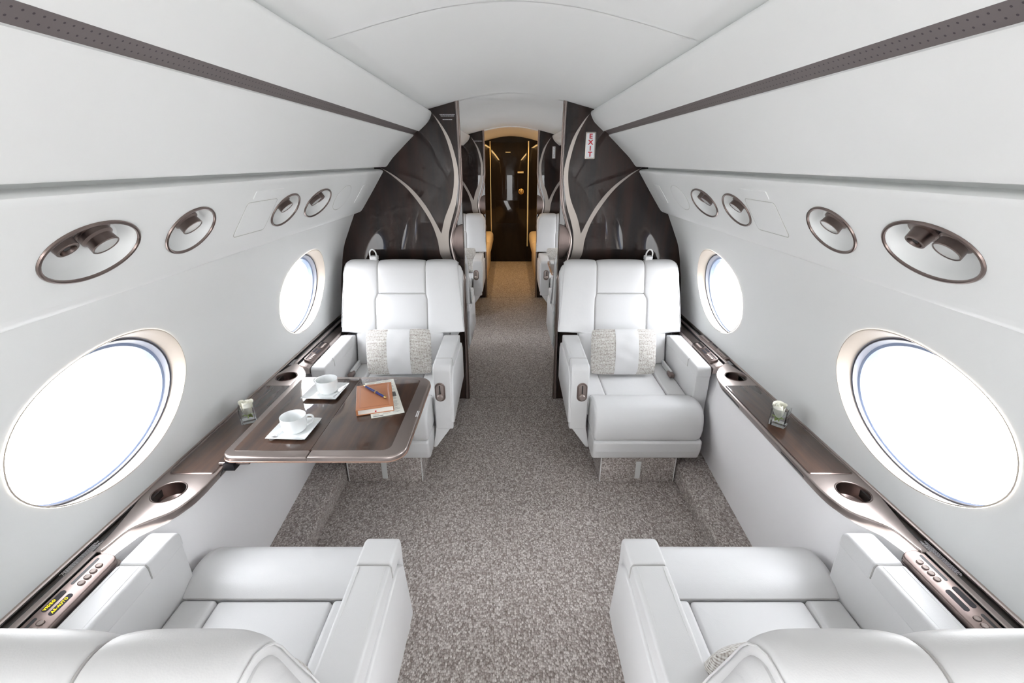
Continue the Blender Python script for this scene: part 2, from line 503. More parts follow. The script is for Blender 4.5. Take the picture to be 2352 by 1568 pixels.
for side, nm in ((-1, 'left'), (1, 'right')):
    holes = [(y, WSC, WIN_A.get(y, .278), WB) for y in WIN_Y]
    o = build('wall_'+nm, *sheet(WALL, side, Y0, YE+.05, holes), M['panel'], recalc=True); tag(o, kind='structure')
    # dado: lower white panel under the ledge
    V = []; F = []
    FX = [(.0, 1.020), (.86, 1.020), (.90, 1.014), (.95, 1.000), (1.0, .958), (1.05, .944), (1.10, .941), (1.3, .940), (1.74, .938), (1.85, .947), (1.93, .972), (1.99, 1.015), (2.03, 1.020), (9, 1.020)]
    def fx(y):
        y = y-DY if y > 2.85 else y
        for (a, b), (c, d) in zip(FX, FX[1:]):
            if y <= c: return b+(d-b)*max(0, (y-a))/(c-a)
        return 1.02
    ys = [Y0+i*.025 for i in range(int((YE-Y0)/.025)+1)]
    for y in ys:
        yy = min(max(y, 1.0), 2.3); xb = .955+(yy-1.0)*.06; ft = fx(y)
        for (x, z) in ((ft+.006, .596), (ft, .588), (ft+.001, .55), (ft*.6+.948*.4, .42), (ft*.2+xb*.8, .20), (xb, .06)): V.append((side*x, y, z))
    for i in range(len(ys)-1):
        for k in range(5): F.append((i*6+k, i*6+k+1, (i+1)*6+k+1, (i+1)*6+k))
    o = build('wall_lower_'+nm, V, F, M['lower']); tag(o, kind='structure')
    V, F = slab(fillet([(.848, -.02), (.848, .088), (1.12, .088), (1.12, -.02)], [0, .022, 0, 0]), Y0, YE, fn=lambda a, b, h: (side*a, h, b))
    o = build('baseboard_'+nm, V, F, M['carpet']); tag(o, kind='structure')

# windows
def ell(a, b, d, n=72):
    return [(a*math.cos(2*PI*k/n), b*math.sin(2*PI*k/n), d) for k in range(n)]
def win_map(side, yc):
    # local (u along Y, v up the wall, d outward)
    def f(u, v, d):
        x, z = at_s(WALL, ws, WSC+v)
        # blend from curved wall to flat plane with depth
        k = min(1, max(0, d/.03))
        xf_, zf = wx+wt[0]*v, wz+wt[1]*v
        x = x*(1-k)+xf_*k; z = z*(1-k)+zf*k
        return (side*(x+.90*d), yc+u, z-.44*d)
    return f
def loft(rings, fn):
    V = []; F = []; n = len(rings[0])
    for r in rings: V += [fn(*q) for q in r]
    for k in range(len(rings)-1):
        for i in range(n):
            j = (i+1) % n; F.append((k*n+i, k*n+j, (k+1)*n+j, (k+1)*n+i))
    return V, F
wi = 0
for yc in WIN_Y:
    for side in (-1, 1):
        wi += 1
        f = win_map(side, yc); WA = WIN_A.get(yc, .278)
        o = build('window_%d' % wi, *loft([ell(WA, WB, -.0035), ell(WA-.003, WB-.003, -.0045), ell(WA-.005, WB-.004, .0), ell(WA-.008, WB-.004, .012), ell(WA-.018, WB-.005, .042)], f), M['cream'])
        tag(o, kind='structure')
        build('window_ring', *loft([ell(WA-.018, WB-.005, .042), ell(WA-.026, WB-.012, .043), ell(WA-.028, WB-.013, .062)], f), M['greyring'], o)
        g = ell(WA-.0225, WB-.0085, .0435); build('window_gasket', *tube([f(*q) for q in g], .0022, 6, True), M['gasket'], o)
        build('outer_frame', *loft([ell(WA-.028, WB-.013, .062), ell(WA-.036, WB-.020, .064), ell(WA-.038, WB-.021, .085)], f), M['bluering'], o)
        n = 72
        rg = ell(WA-.027, WB-.012, .056); build('pane', [f(*q) for q in rg], [tuple(range(n))], M['pane'], o)
        # portal for daylight sampling
        ld = bpy.data.lights.new('window_daylight', 'AREA'); ld.shape = 'RECTANGLE'; ld.size = 2*WA+.02; ld.size_y = 2*WB+.02
        ld.energy = 1; ld.cycles.is_portal = True
        lo = bpy.data.objects.new('window_daylight', ld); COL.objects.link(lo)
        inward = Vector((-side*wn.x, 0, -wn.y)); upv = Vector((side*wt[0], 0, wt[1]))
        ez = -inward; ex = Vector((0, 1, 0)); ey = ez.cross(ex)
        mt = Matrix((ex, ey, ez)).transposed().to_4x4(); mt.translation = Vector(f(0, 0, .11)); lo.matrix_world = mt

# ceiling panels (joint at y = 1.285)
CE = [(Y0, 1.2845), (1.2865, YB+.02), (YB+.03, YB2+.02), (YB2+.03, YE+.05)]
V = []; F = []
for a, b in CE:
    vv, ff = sheet(CEIL, 1, a, b); V, F = join((V, F), (vv, ff))
V2, F2 = sheet([(x, z+.004) for x, z in CEIL], 1, Y0, YE+.05); 
o = build('ceiling', *join((V, F), (V2, F2)), M['ceiling']); tag(o, kind='structure')
V, F = slab([(-1.12, Y0), (1.12, Y0), (1.12, YE+.05), (-1.12, YE+.05)], -.03, 0)
o = build('floor', V, F, M['carpet']); tag(o, kind='structure')
for i, y in enumerate((YB+.02, YB2+.005)):
    o = build('trim_%d' % (i+1), *boxm(-.31, .31, y, y+.005, 0, .0012), M['gapdark']); tag(o, kind='structure')
V, F = slab([(-1.2, -.03), (-.30, -.03), (-.30, 1.75), (.30, 1.75), (.30, -.03), (1.2, -.03), (1.2, 1.95), (-1.2, 1.95)], 0, .05, fn=lambda a, b, h: (a, Y0-h, b))  # unseen doorway opening added behind the camera to bring extra daylight into the cabin
ld = bpy.data.lights.new('added_doorway_fill', 'AREA'); ld.shape = 'RECTANGLE'; ld.size = .62; ld.size_y = 1.80; ld.energy = 1; ld.cycles.is_portal = True
lo = bpy.data.objects.new('added_doorway_fill', ld); COL.objects.link(lo); lo.location = (0, Y0-.06, .90); lo.rotation_euler = (PI/2, 0, 0)
o = build('wall_front', V, F, M['panel']); tag(o, kind='structure')

# overhead panels
def pn(side):  # frame of the service panel plane: u=Y, v up slope, w inward normal
    t = Vector((-side*.56, 0, .828)).normalized(); nrm = Vector((-side*.828, 0, -.56)).normalized(); return t, nrm
sF = arcl(PSU_F); pmid = (PSU_F[1])
OVALS = [(.887, .1115, .0655), (1.179, .086, .065), (1.699, .092, .0645), (1.994, .1185, .0652)]
OV2 = [(y+DY, a, b) for y, a, b in OVALS if y > 1.0]
for side, nm in ((-1, 'left'), (1, 'right')):
    holes = [(y, sF[1]+.004, a, b) for y, a, b in OVALS+OV2]+[]
    prof_parts = [sheet(PSU_LO, side, Y0, YE), sheet(catmull(PSU_F, 5), side, Y0, YE, holes), sheet(PSU_HI, side, Y0, YE)]
    V, F = join(*prof_parts)
    V, F = V, F
    o = build('service_panel', V, F, M['panel'])
    bm = bmesh.new(); bm.from_mesh(o.data); bmesh.ops.remove_doubles(bm, verts=bm.verts, dist=2e-5); bmesh.ops.recalc_face_normals(bm, faces=bm.faces); bm.to_mesh(o.data); bm.free()
    tag(o, 'long white service panel above the %s windows, holding oval lamp recesses' % nm, 'panel')
    o = build('overhead_panel', *sheet(OVL, side, Y0, YE), M['panel'])
    tag(o, 'wide curved white overhead panel on the %s, between shadow gap and perforated strip' % nm, 'panel')
    V, F = sheet(STRIP, side, Y0, YE)
    pitch = .0125
    uvs = [(v[1]/pitch, (v[2]-1.672)/(1.699-1.672)*3.6-.3) for v in V]
    o = build('air_grille', V, F, M['perf'], uvs=uvs)
    tag(o, 'dark bronze perforated strip running along the %s overhead panels' % nm, 'grille')
    build('grille_lip', *slab([(.516, 1.6975), (.519, 1.6985), (.523, 1.7015), (.5195, 1.700)], Y0, YE, fn=lambda a, b, h: (side*a, h, b)), M['bronze_dark'], o)
    o = build('ceiling_side_panel', *sheet(OVU, side, Y0, YE), M['panel'])
    tag(o, 'curved white upper panel with rounded nose below the ceiling, %s side' % nm, 'panel')
    o = build('shadow_gap_liner', *sheet([(.790, 1.49), (.790, 1.525)], side, Y0, YE), M['panel']); tag(o, 'white liner deep in the %s shadow gap between the panels' % nm, 'liner')

# lamp fixtures in the service panel
def fixture(side, y, a, b, kinds):
    t, nr = pn(side); s = sF[1]+.004
    x, z = at_s(PSU_F, sF, s); c = Vector((side*x, y, z)); eu = Vector((0, 1, 0))
    nm = 'left' if side < 0 else 'right'
    def f(u, v, d): return tuple(eu*u+t*v-nr*d)
    o = thing('reading_light', None, 'reading light', c)
    build('lamp_recess', *loft([ell(a, b, -.001, 48), ell(a*.97, b*.95, -.0005, 48), ell(a*.93, b*.90, .004, 48), ell(a*.88, b*.84, .016, 48), ell(a*.80, b*.74, .028, 48), ell(a*.6, b*.55, .034, 48), ell(a*.3, b*.28, .036, 48), ell(a*.01, b*.01, .036, 48)], f), M['panel'], o)
    build('trim_ring', *tube([f(q[0], q[1], -.001) for q in ell(a, b, 0, 56)], .0040, 8, True), M['bronze_dark'], o)
    down = Vector((-side*.62, -.05, -.78)).normalized()
    for (du, kind) in kinds:
        cc = eu*du+t*(b*.28)-nr*.027
        ex = eu; ez = down; ey = ez.cross(ex)
        mt = Matrix((ex, ey, ez)).transposed().to_4x4(); mt.translation = cc
        if kind == 'lamp':
            lh = build('lamp_head', *xf(lathe([(.0, -.004), (.034, -.004), (.034, -.001), (.030, .0), (.030, .010), (.025, .014), (.0265, .030), (.0255, .031), (.0235, .031), (.0235, .028), (.0, .028)], 36, False), mt), M['bronze_dark'], o)
            build('lamp_lens', *xf(lathe([(.0, .0295), (.0235, .0295), (.0235, .0285), (0, .0285)], 36, False), mt), M['lens'], lh)
        else:
            an = build('air_nozzle', *xf(lathe([(.0, -.003), (.034, -.003), (.034, .0), (.027, .0), (.022, .002), (.020, .024), (.019, .025), (.015, .025), (.013, .016), (.0, .016)], 36, False), mt), M['bronze_dark'], o)
            build('nozzle_core', *xf(lathe([(.0, .018), (.0, .022), (.006, .022), (.007, .0162), (0, .0162)], 16, False), mt), M['black'], an)
    return o
desc = {.887: 'widest oval recess nearest the camera, lamp and air nozzle in it', 1.179: 'single lamp in the oval recess next to the widest one', 1.699: 'single lamp in the oval recess beyond the mask panel', 1.994: 'lamp and air nozzle in the oval recess nearest the bulkhead'}
for side, nm in ((-1, 'left'), (1, 'right')):
    for y, a, b in OVALS:
        kinds = {.887: [(-.047*1, 'air'), (.030, 'lamp')], 1.179: [(.0, 'lamp')], 1.699: [(.0, 'lamp')], 1.994: [(-.030, 'lamp'), (.032, 'air')]}[y]
        if side > 0 and y == .887: kinds = [(.036, 'air'), (-.042, 'lamp')]
        if side < 0 and y == .887: kinds = [(-.052, 'air'), (.026, 'lamp')]
        o = fixture(side, y, a, b, kinds)
        o['label'] = desc[y].split(',')[0] + ', %s service panel' % nm; o['group'] = 'lamp recesses in the service panels'
    for y, a, b in OV2:
        o = fixture(side, y, a, b, [(0, 'lamp')])
        o['label'] = {1.179: 'first', 1.699: 'second', 1.994: 'last'}[round(y-DY, 3)]+' lamp recess of the room behind the bulkhead, %s side' % nm; o['group'] = 'lamp recesses in the service panels'
    t, nr = pn(side)
    def onp(y, v, d=0., side=side, t=t, nr=nr):
        x, z = at_s(PSU_F, sF, sF[1]+.004); return tuple(Vector((side*x, y, z))+t*v+nr*d)
    # blank cover ring, oxygen door
    pts = [onp(2.369+.074*math.cos(2*PI*k/48), .002+.060*math.sin(2*PI*k/48), .0) for k in range(48)]
    o = build('blank_cover', *slab([(.0925*math.cos(2*PI*k/48), .0655*math.sin(2*PI*k/48)) for k in range(48)], -.002, .0014, 0, .0012, fn=lambda a, b, h: onp(2.288+a, .000+b, h)), M['panel'])
    tag(o, 'plain white oval blanking cover on the %s service panel' % nm, 'cover')
    build('cover_gap', *tube([onp(2.288+.094*math.cos(2*PI*k/48), .067*math.sin(2*PI*k/48), 0) for k in range(48)], .0010, 5, True), M['gapline'], o)
    o = build('oxygen_mask_door', *slab(rrect(-.092, .092, -.062, .058, .012), -.002, .0014, 0, .0012, fn=lambda a, b, h: onp(1.497+a, b-.002, h)), M['panel'])
    tag(o, 'white rectangular mask door flush in the %s service panel' % nm, 'panel')
    build('door_gap', *tube([onp(1.497+a, b-.002, .0) for a, b in densify(rrect(-.0935, .0935, -.0635, .0595, .013), .03)], .0011, 5, True), M['gapline'], o)
    o = build('speaker_cover', *slab(fillet([(-.09, .068), (.09, .068), (.09, .098), (-.09, .098)], .006), -.002, .0022, 0, .0018, fn=lambda a, b, h: onp(1.512+a, b-.002, h)), M['panel'])
    tag(o, 'narrow white cover strip above the %s mask door' % nm, 'cover')
    o = build('oxygen_mask_door', *slab(rrect(-.06, .06, -.055, .055, .010), -.002, .0014, 0, .0012, fn=lambda a, b, h: onp(2.60+a, b-.002, h)), M['panel'])
    tag(o, 'small white rectangular door beside the bulkhead, %s service panel' % nm, 'panel')

# ------------------------------------------------------------------ bulkheads
def bulkhead(side, Y, sign):
    nm = 'left' if side < 0 else 'right'
    out = [(.290, 0), (.290, 1.858), (.48, 1.815), (.50, 1.80), (.60, 1.72), (.82, 1.52), (.98, 1.30), (1.085, 1.1), (1.12, .9), (1.12, 0)]
    Fn = lambda a, b, h: (side*a, Y+h, b)
    o = build('bulkhead', *slab(out, 0, .045, .002, .002, fn=Fn), M['bulkwood'])
    build('inlay', *slab([(p[0], p[1]) for p in catmull([(.443, 1.791), (.421, 1.763), (.372, 1.672), (.337, 1.545), (.331, 1.446), (.349, 1.337), (.396, 1.225), (.419, 1.143), (.437, 1.07), (.425, .99), (.41, .90), (.41, .80)], 5)] +
          [(p[0], p[1]) for p in catmull([(.33, .80), (.335, .90), (.352, .949), (.375, 1.017), (.379, 1.109), (.364, 1.187), (.328, 1.30), (.311, 1.398), (.306, 1.446), (.310, 1.521), (.344, 1.65), (.398, 1.741), (.443, 1.791)], 5)][:-1],
          -.004, 0, 0, 0, fn=lambda a, b, h: (side*a, Y+h, b)), M['bronze_leaf'], o)
    build('inlay', *slab([(p[0], p[1]) for p in catmull([(.753, 1.505), (.679, 1.465), (.584, 1.391), (.513, 1.305), (.467, 1.225), (.430, 1.148), (.405, 1.09)], 5)] +
          [(p[0], p[1]) for p in catmull([(.400, .95), (.435, 1.003), (.448, 1.096), (.481, 1.199), (.539, 1.30), (.609, 1.391), (.691, 1.463), (.753, 1.505)], 5)][:-1],
          -.0045, 0, 0, 0, fn=lambda a, b, h: (side*a, Y+h, b)), M['bronze_leaf'], o)
    bead = catmull([(.303, 1.852), (.300, 1.786), (.297, 1.609), (.296, 1.47), (.298, 1.398), (.315, 1.275), (.353, 1.148), (.365, 1.07), (.348, .963), (.302, .866), (.301, .80), (.303, .681), (.306, 0)], 6)
    build('edge_bead', *tube([(side*x, Y-.002, z) for x, z in bead], .0075, 8), M['bronze'], o)
    build('edge_bead', *tube([(side*(x-.010 if z > 1.3 or z < .86 else x-.010), Y-.001, z) for x, z in bead], .004, 6), M['bronze_dark'], o)
    # half-dome pull
    pull = []
    V = []; F = []; n = 20; m = 8
    for i in range(n+1):
        for j in range(m+1):
            ph = PI*i/n; th = PI/2*j/m; zc = 1.083+.105*math.cos(ph); w = math.sin(ph)
            V.append((side*(.291+.072*w*math.sin(th)), Y-.002-.018*w*math.cos(th)**.8*(1-.15*math.sin(3*th)), zc))
    for i in range(n):
        for j in range(m): k = i*(m+1)+j; F.append((k, k+1, k+m+2, k+m+1))
    build('door_pull', V, F, M['bronze_dark'], o, recalc=True)
    return o
o = bulkhead(-1, YB, 1); tag(o, 'dark glossy wood bulkhead with curved bronze inlay behind the left seat', 'bulkhead')
o2 = bulkhead(1, YB, 1); tag(o2, 'dark glossy wood bulkhead behind the right seat, carrying the red EXIT sign', 'bulkhead')
c = copy_tree(o); c.location.y = DY; c['label'] = 'second dark wood bulkhead beyond the doorway, left of the aisle'
c = copy_tree(o2); c.location.y = DY; c['label'] = 'second dark wood bulkhead beyond the doorway with small vertical sign'

def sign(name, label, x0, x1, z0, z1, Y, letters, size, m_txt, border, pitch, cz, txtm=None, tw=1.):
    o = thing(name, label, 'sign', ((x0+x1)/2, Y, (z0+z1)/2)); w = (x1-x0)/2; h = (z1-z0)/2
    build('sign_frame', *slab(rrect(-w, w, -h, h, .006), 0, .006, 0, .002, fn=lambda a, b, hh: (a, -hh, b)), M['bronze_leaf'], o)
    build('sign_face', *slab(rrect(-w+border, w-border, -h+border, h-border, .003), .0055, .0068, 0, .0005, fn=lambda a, b, hh: (a, -hh, b)), M['signwhite'], o)
    for i, ch in enumerate(letters):
        V, F = text_mesh(ch, size, .0003, off=size*.028)
        mt = frame_m((0, -.0072, cz+(len(letters)-1)*pitch/2-i*pitch), (1, 0, 0), (0, 0, 1))
        V, F = xf(([(v[0]*tw, v[1], v[2]) for v in V], F), mt)
        build('sign_letter', V, F, M[m_txt], o)
    return o
sign('exit_sign', 'white vertical EXIT sign in red letters on the right bulkhead', .419, .478, 1.551, 1.693, YB, 'EXIT', .0345, 'red', .007, .0312, 0, tw=1.12)
sign('privacy_sign', 'small white PRIVACY sign on the farther bulkhead', .445, .482, 1.565, 1.690, YB2, 'PRIVACY', .017, 'ink', .006, .0155, 0)
def placard(label, x, z, Y, lines, size):
    o = thing('placard', label, 'placard', (x, Y, z))
    for i, (t, dz, sz) in enumerate(lines):
        vf = xf(text_mesh(t, sz, .0002, off=sz*.02), frame_m((0, -.0006, dz), (1, 0, 0), (0, 0, 1)))
        build('print_line', *vf, M['white_print'], o)
    return o
placard('white door notice printed on the left bulkhead near the ceiling', -.354, 1.771, YB, [('CLOSE AND LATCH DOOR DURING', .0085, .0052), ('TAXI, TAKE OFF AND LANDING', .0015, .0052), ('FIRE EXTINGUISHER', -.0165, .0060)], .0078)
placard('white notice printed on the farther bulkhead', -.355, 1.74, YB2, [('TAKE OFF AND LANDING', 0, .0075)], .01)

V, F = sheet([(x, z-.012) for x, z in CEIL], 1, YB2, YB2+.04, du=.04)
V2, F2 = [(x, y, z+.02) for x, y, z in V], F
o = build('trim_3', *slab([(x, z-.010) for x, z in CEIL]+[(x, z+.015) for x, z in reversed(CEIL)], YB2+.002, YB2+.043, fn=lambda a, b, h: (a, h, b)), M['ceiling']); tag(o, kind='structure')
# aft wall and door
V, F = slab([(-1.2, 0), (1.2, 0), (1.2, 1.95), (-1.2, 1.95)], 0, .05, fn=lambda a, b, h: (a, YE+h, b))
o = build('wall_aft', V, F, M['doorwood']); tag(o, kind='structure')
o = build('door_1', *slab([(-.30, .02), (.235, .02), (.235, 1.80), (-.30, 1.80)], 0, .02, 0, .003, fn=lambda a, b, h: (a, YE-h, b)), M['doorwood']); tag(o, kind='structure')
for x, w in ((-.318, .012), (.262, .018)):
    build('door_trim', *boxm(x-w/2, x+w/2, YE-.022, YE, .25, 1.82), M['gold'], o)
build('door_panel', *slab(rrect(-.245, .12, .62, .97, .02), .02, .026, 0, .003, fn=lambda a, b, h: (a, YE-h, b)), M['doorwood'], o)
build('door_latch', *boxm(.10, .19, YE-.05, YE-.02, 1.365, 1.395, .004), M['gold'], o)
build('door_knob', *xf(lathe([(.0, 0), (.040, 0), (.042, .006), (.030, .010), (.022, .030), (0, .034)], 28, False), frame_m((.155, YE-.02, 1.10), (1, 0, 0), (0, 0, 1))), M['gold'], o)
build('door_plate', *boxm(-.085, -.01, YE-.023, YE-.02, 1.66, 1.672), M['gold'], o)
# warm cove lamps in the aft room
for side, nm in ((-1, 'left'), (1, 'right')):
    o = thing('cove_lamp', 'warm glowing strip lamp under the %s ceiling edge of the farthest room' % nm, 'lamp', (side*.43, 6.4, 1.80), group='warm cove lamps')
    build('lamp_strip', *boxm(-.010, .010, -.95, 1.03, -.006, .0), M['warmlamp'], o)
    build('lamp_housing', *boxm(-.014, .014, -.96, 1.04, .0, .008), M['gold'], o)
    ld = bpy.data.lights.new('cove_lamp_glow', 'AREA'); ld.shape = 'RECTANGLE'; ld.size = 1.9; ld.size_y = .05; ld.energy = 5.5; ld.color = (1, .62, .25)
    lo = bpy.data.objects.new('cove_lamp_glow', ld); COL.objects.link(lo); lo.location = (side*.41, 6.4, 1.775); lo.rotation_euler = (0, side*.9, PI/2 if False else 0)
    lo.rotation_euler = Matrix((Vector((0, 1, 0)), Vector((side*.0, 0, 1)).cross(Vector((0, 1, 0))), Vector((0, 0, 1)))).transposed().to_euler()

# divans
for side, nm in ((-1, 'left'), (1, 'right')):
    o = thing('divan', 'cream leather divan along the %s side of the farthest room' % nm, 'divan', (side*.60, 6.45, 0), group='divans')
    def bx(x0, x1, y0, y1, z0, z1, r): return [( (a, b, c)) for a, b, c in []]
    def part(n, x0, x1, y0, y1, z0, z1, r, m='divan'):
        V, F = slab(fillet([(x0, z0), (x1, z0), (x1, z1), (x0, z1)], r, 5), y0, y1, r*.6, r*.6, fn=lambda a, b, h: (side*(a-.60), h-6.45, b)); build(n, V, F, M[m], o)
    part('plinth', .335, .93, 5.42, 7.44, 0, .32, .01)
    part('seat_cushion', .285, .90, 5.42, 6.42, .31, .50, .06)
    part('seat_cushion', .285, .90, 6.43, 7.44, .31, .50, .06)
    part('backrest', .80, .935, 5.42, 7.44, .48, .85, .05)
    part('armrest', .30, .90, 5.40, 5.50, .31, .62, .045)

# ------------------------------------------------------------------ side ledges
SEG = 24
def inside(p, poly):
    c = False; n = len(poly)
    for k in range(n):
        x1, y1 = poly[k-1]; x2, y2 = poly[k]
        if (y1 > p[1]) != (y2 > p[1]) and p[0] < (x2-x1)*(p[1]-y1)/(y2-y1)+x1: c = not c
    return c
def plate(outline, holes, h0, h1, r, fn):
    """slab whose flat top has round holes"""
    from mathutils.geometry import delaunay_2d_cdt
    V, F = slab(outline, h0, h1, 0, r, segs=4)
    n = len(F[-2]) if len(F[-2]) > 4 else len(F[-1])
    top = F[-2]; F = F[:-2]+[F[-1]]
    pts = [Vector(V[k][:2]) for k in top]; poly = [tuple(p) for p in pts]
    ed = [(k, (k+1) % len(pts)) for k in range(len(pts))]; hs = []
    for (cx, cy, rr) in holes:
        b = len(pts); c = [(cx+rr*math.cos(2*PI*k/48), cy+rr*math.sin(2*PI*k/48)) for k in range(48)]
        hs.append(c); pts += [Vector(q) for q in c]; ed += [(b+k, b+(k+1) % 48) for k in range(48)]
    ov, oe, of, _, _, _ = delaunay_2d_cdt(pts, ed, [], 0, 1e-7)
    base = len(V); V = [fn(*v) for v in V]+[fn(v[0], v[1], h1) for v in ov]
    for f in of:
        c = (sum(ov[k][0] for k in f)/len(f), sum(ov[k][1] for k in f)/len(f))
        if inside(c, poly) and not any((c[0]-h[0])**2+(c[1]-h[1])**2 < h[2]**2 for h in holes): F.append(tuple(base+k for k in f))
    return V, F

def bars(rows, x0, x1, y0, y1, z, seed):
    """small illegible print: rows of short dashes along Y"""
    rnd = random.Random(seed); parts = []
    for i in range(rows):
        x = x0+(x1-x0)*(i+.5)/rows; w = (x1-x0)/rows*.28; y = y0+rnd.uniform(0, .01)
        end = y1-rnd.uniform(0, (y1-y0)*.18)
        while y < end:
            l = rnd.uniform(.002, .0055); parts.append(boxm(x-w, x+w, y, min(y+l, end), z, z+.0003)); y += l+.0013
    return join(*parts)

def controls(parent, X, Y, side, n0, n1, L, text=None, s=1.):
    """raised control strip: X = lateral centre, Y = centre, L = half length"""
    def fn(a, b, h):  # a lateral (+ toward wall), b along Y, h up ; tilt toward the aisle
        return (side*(X+a), Y+b, .6165+a*.30+h)
    cp = build('control_panel', *slab(rrect(-.026, .022, -L, L, .020, 8), -.010, .004, 0, .003, fn=fn), M['bronze_dark'], parent)
    def slot(a0, a1, b0, b1, m='display', hh=.0046):
        return build('display', *slab(rrect(a0, a1, b0, b1, (a1-a0)*.48, 6), .002, hh, fn=fn), M[m], cp)
    slot(.0045, .0155, -.028*s, .026*s); slot(-.0125, -.0015, -.032*s, .022*s)
    for (b0, cnt) in ((.050*s, n0), (-.050*s, n1)):
        sg = 1 if b0 > 0 else -1
        slot(.007, .013, min(b0-.008*sg, b0+.068*s*sg), max(b0-.008*sg, b0+.068*s*sg), 'black')
        for i in range(cnt):
            bb = b0+sg*i*.0165*s
            build('button', *xf(lathe([(.0, .004), (.0062, .004), (.0062, .0058), (.0055, .0066), (0, .0066)], 20, False), Matrix.Translation(Vector(fn(-.005, bb, 0)))), M['buttonface'], cp)
            build('button_rim', *tube([fn(-.005+.0068*math.cos(q*PI/8), bb+.0068*math.sin(q*PI/8), .0045) for q in range(16)], .0007, 4, True), M['bronze_dark'], cp)
    if text:
        for (t, a, b) in text:
            V, F = text_mesh(t, .0076, .0001, spacing=1.28, off=.00025)
            # reads along -Y from the aisle for the left ledge
            mt = frame_m(fn(a, b, .0052), (0, 1, 0), (side, 0, .30))
            build('display_text', *xf((V, F), mt), M['amber'], cp)
    return cp

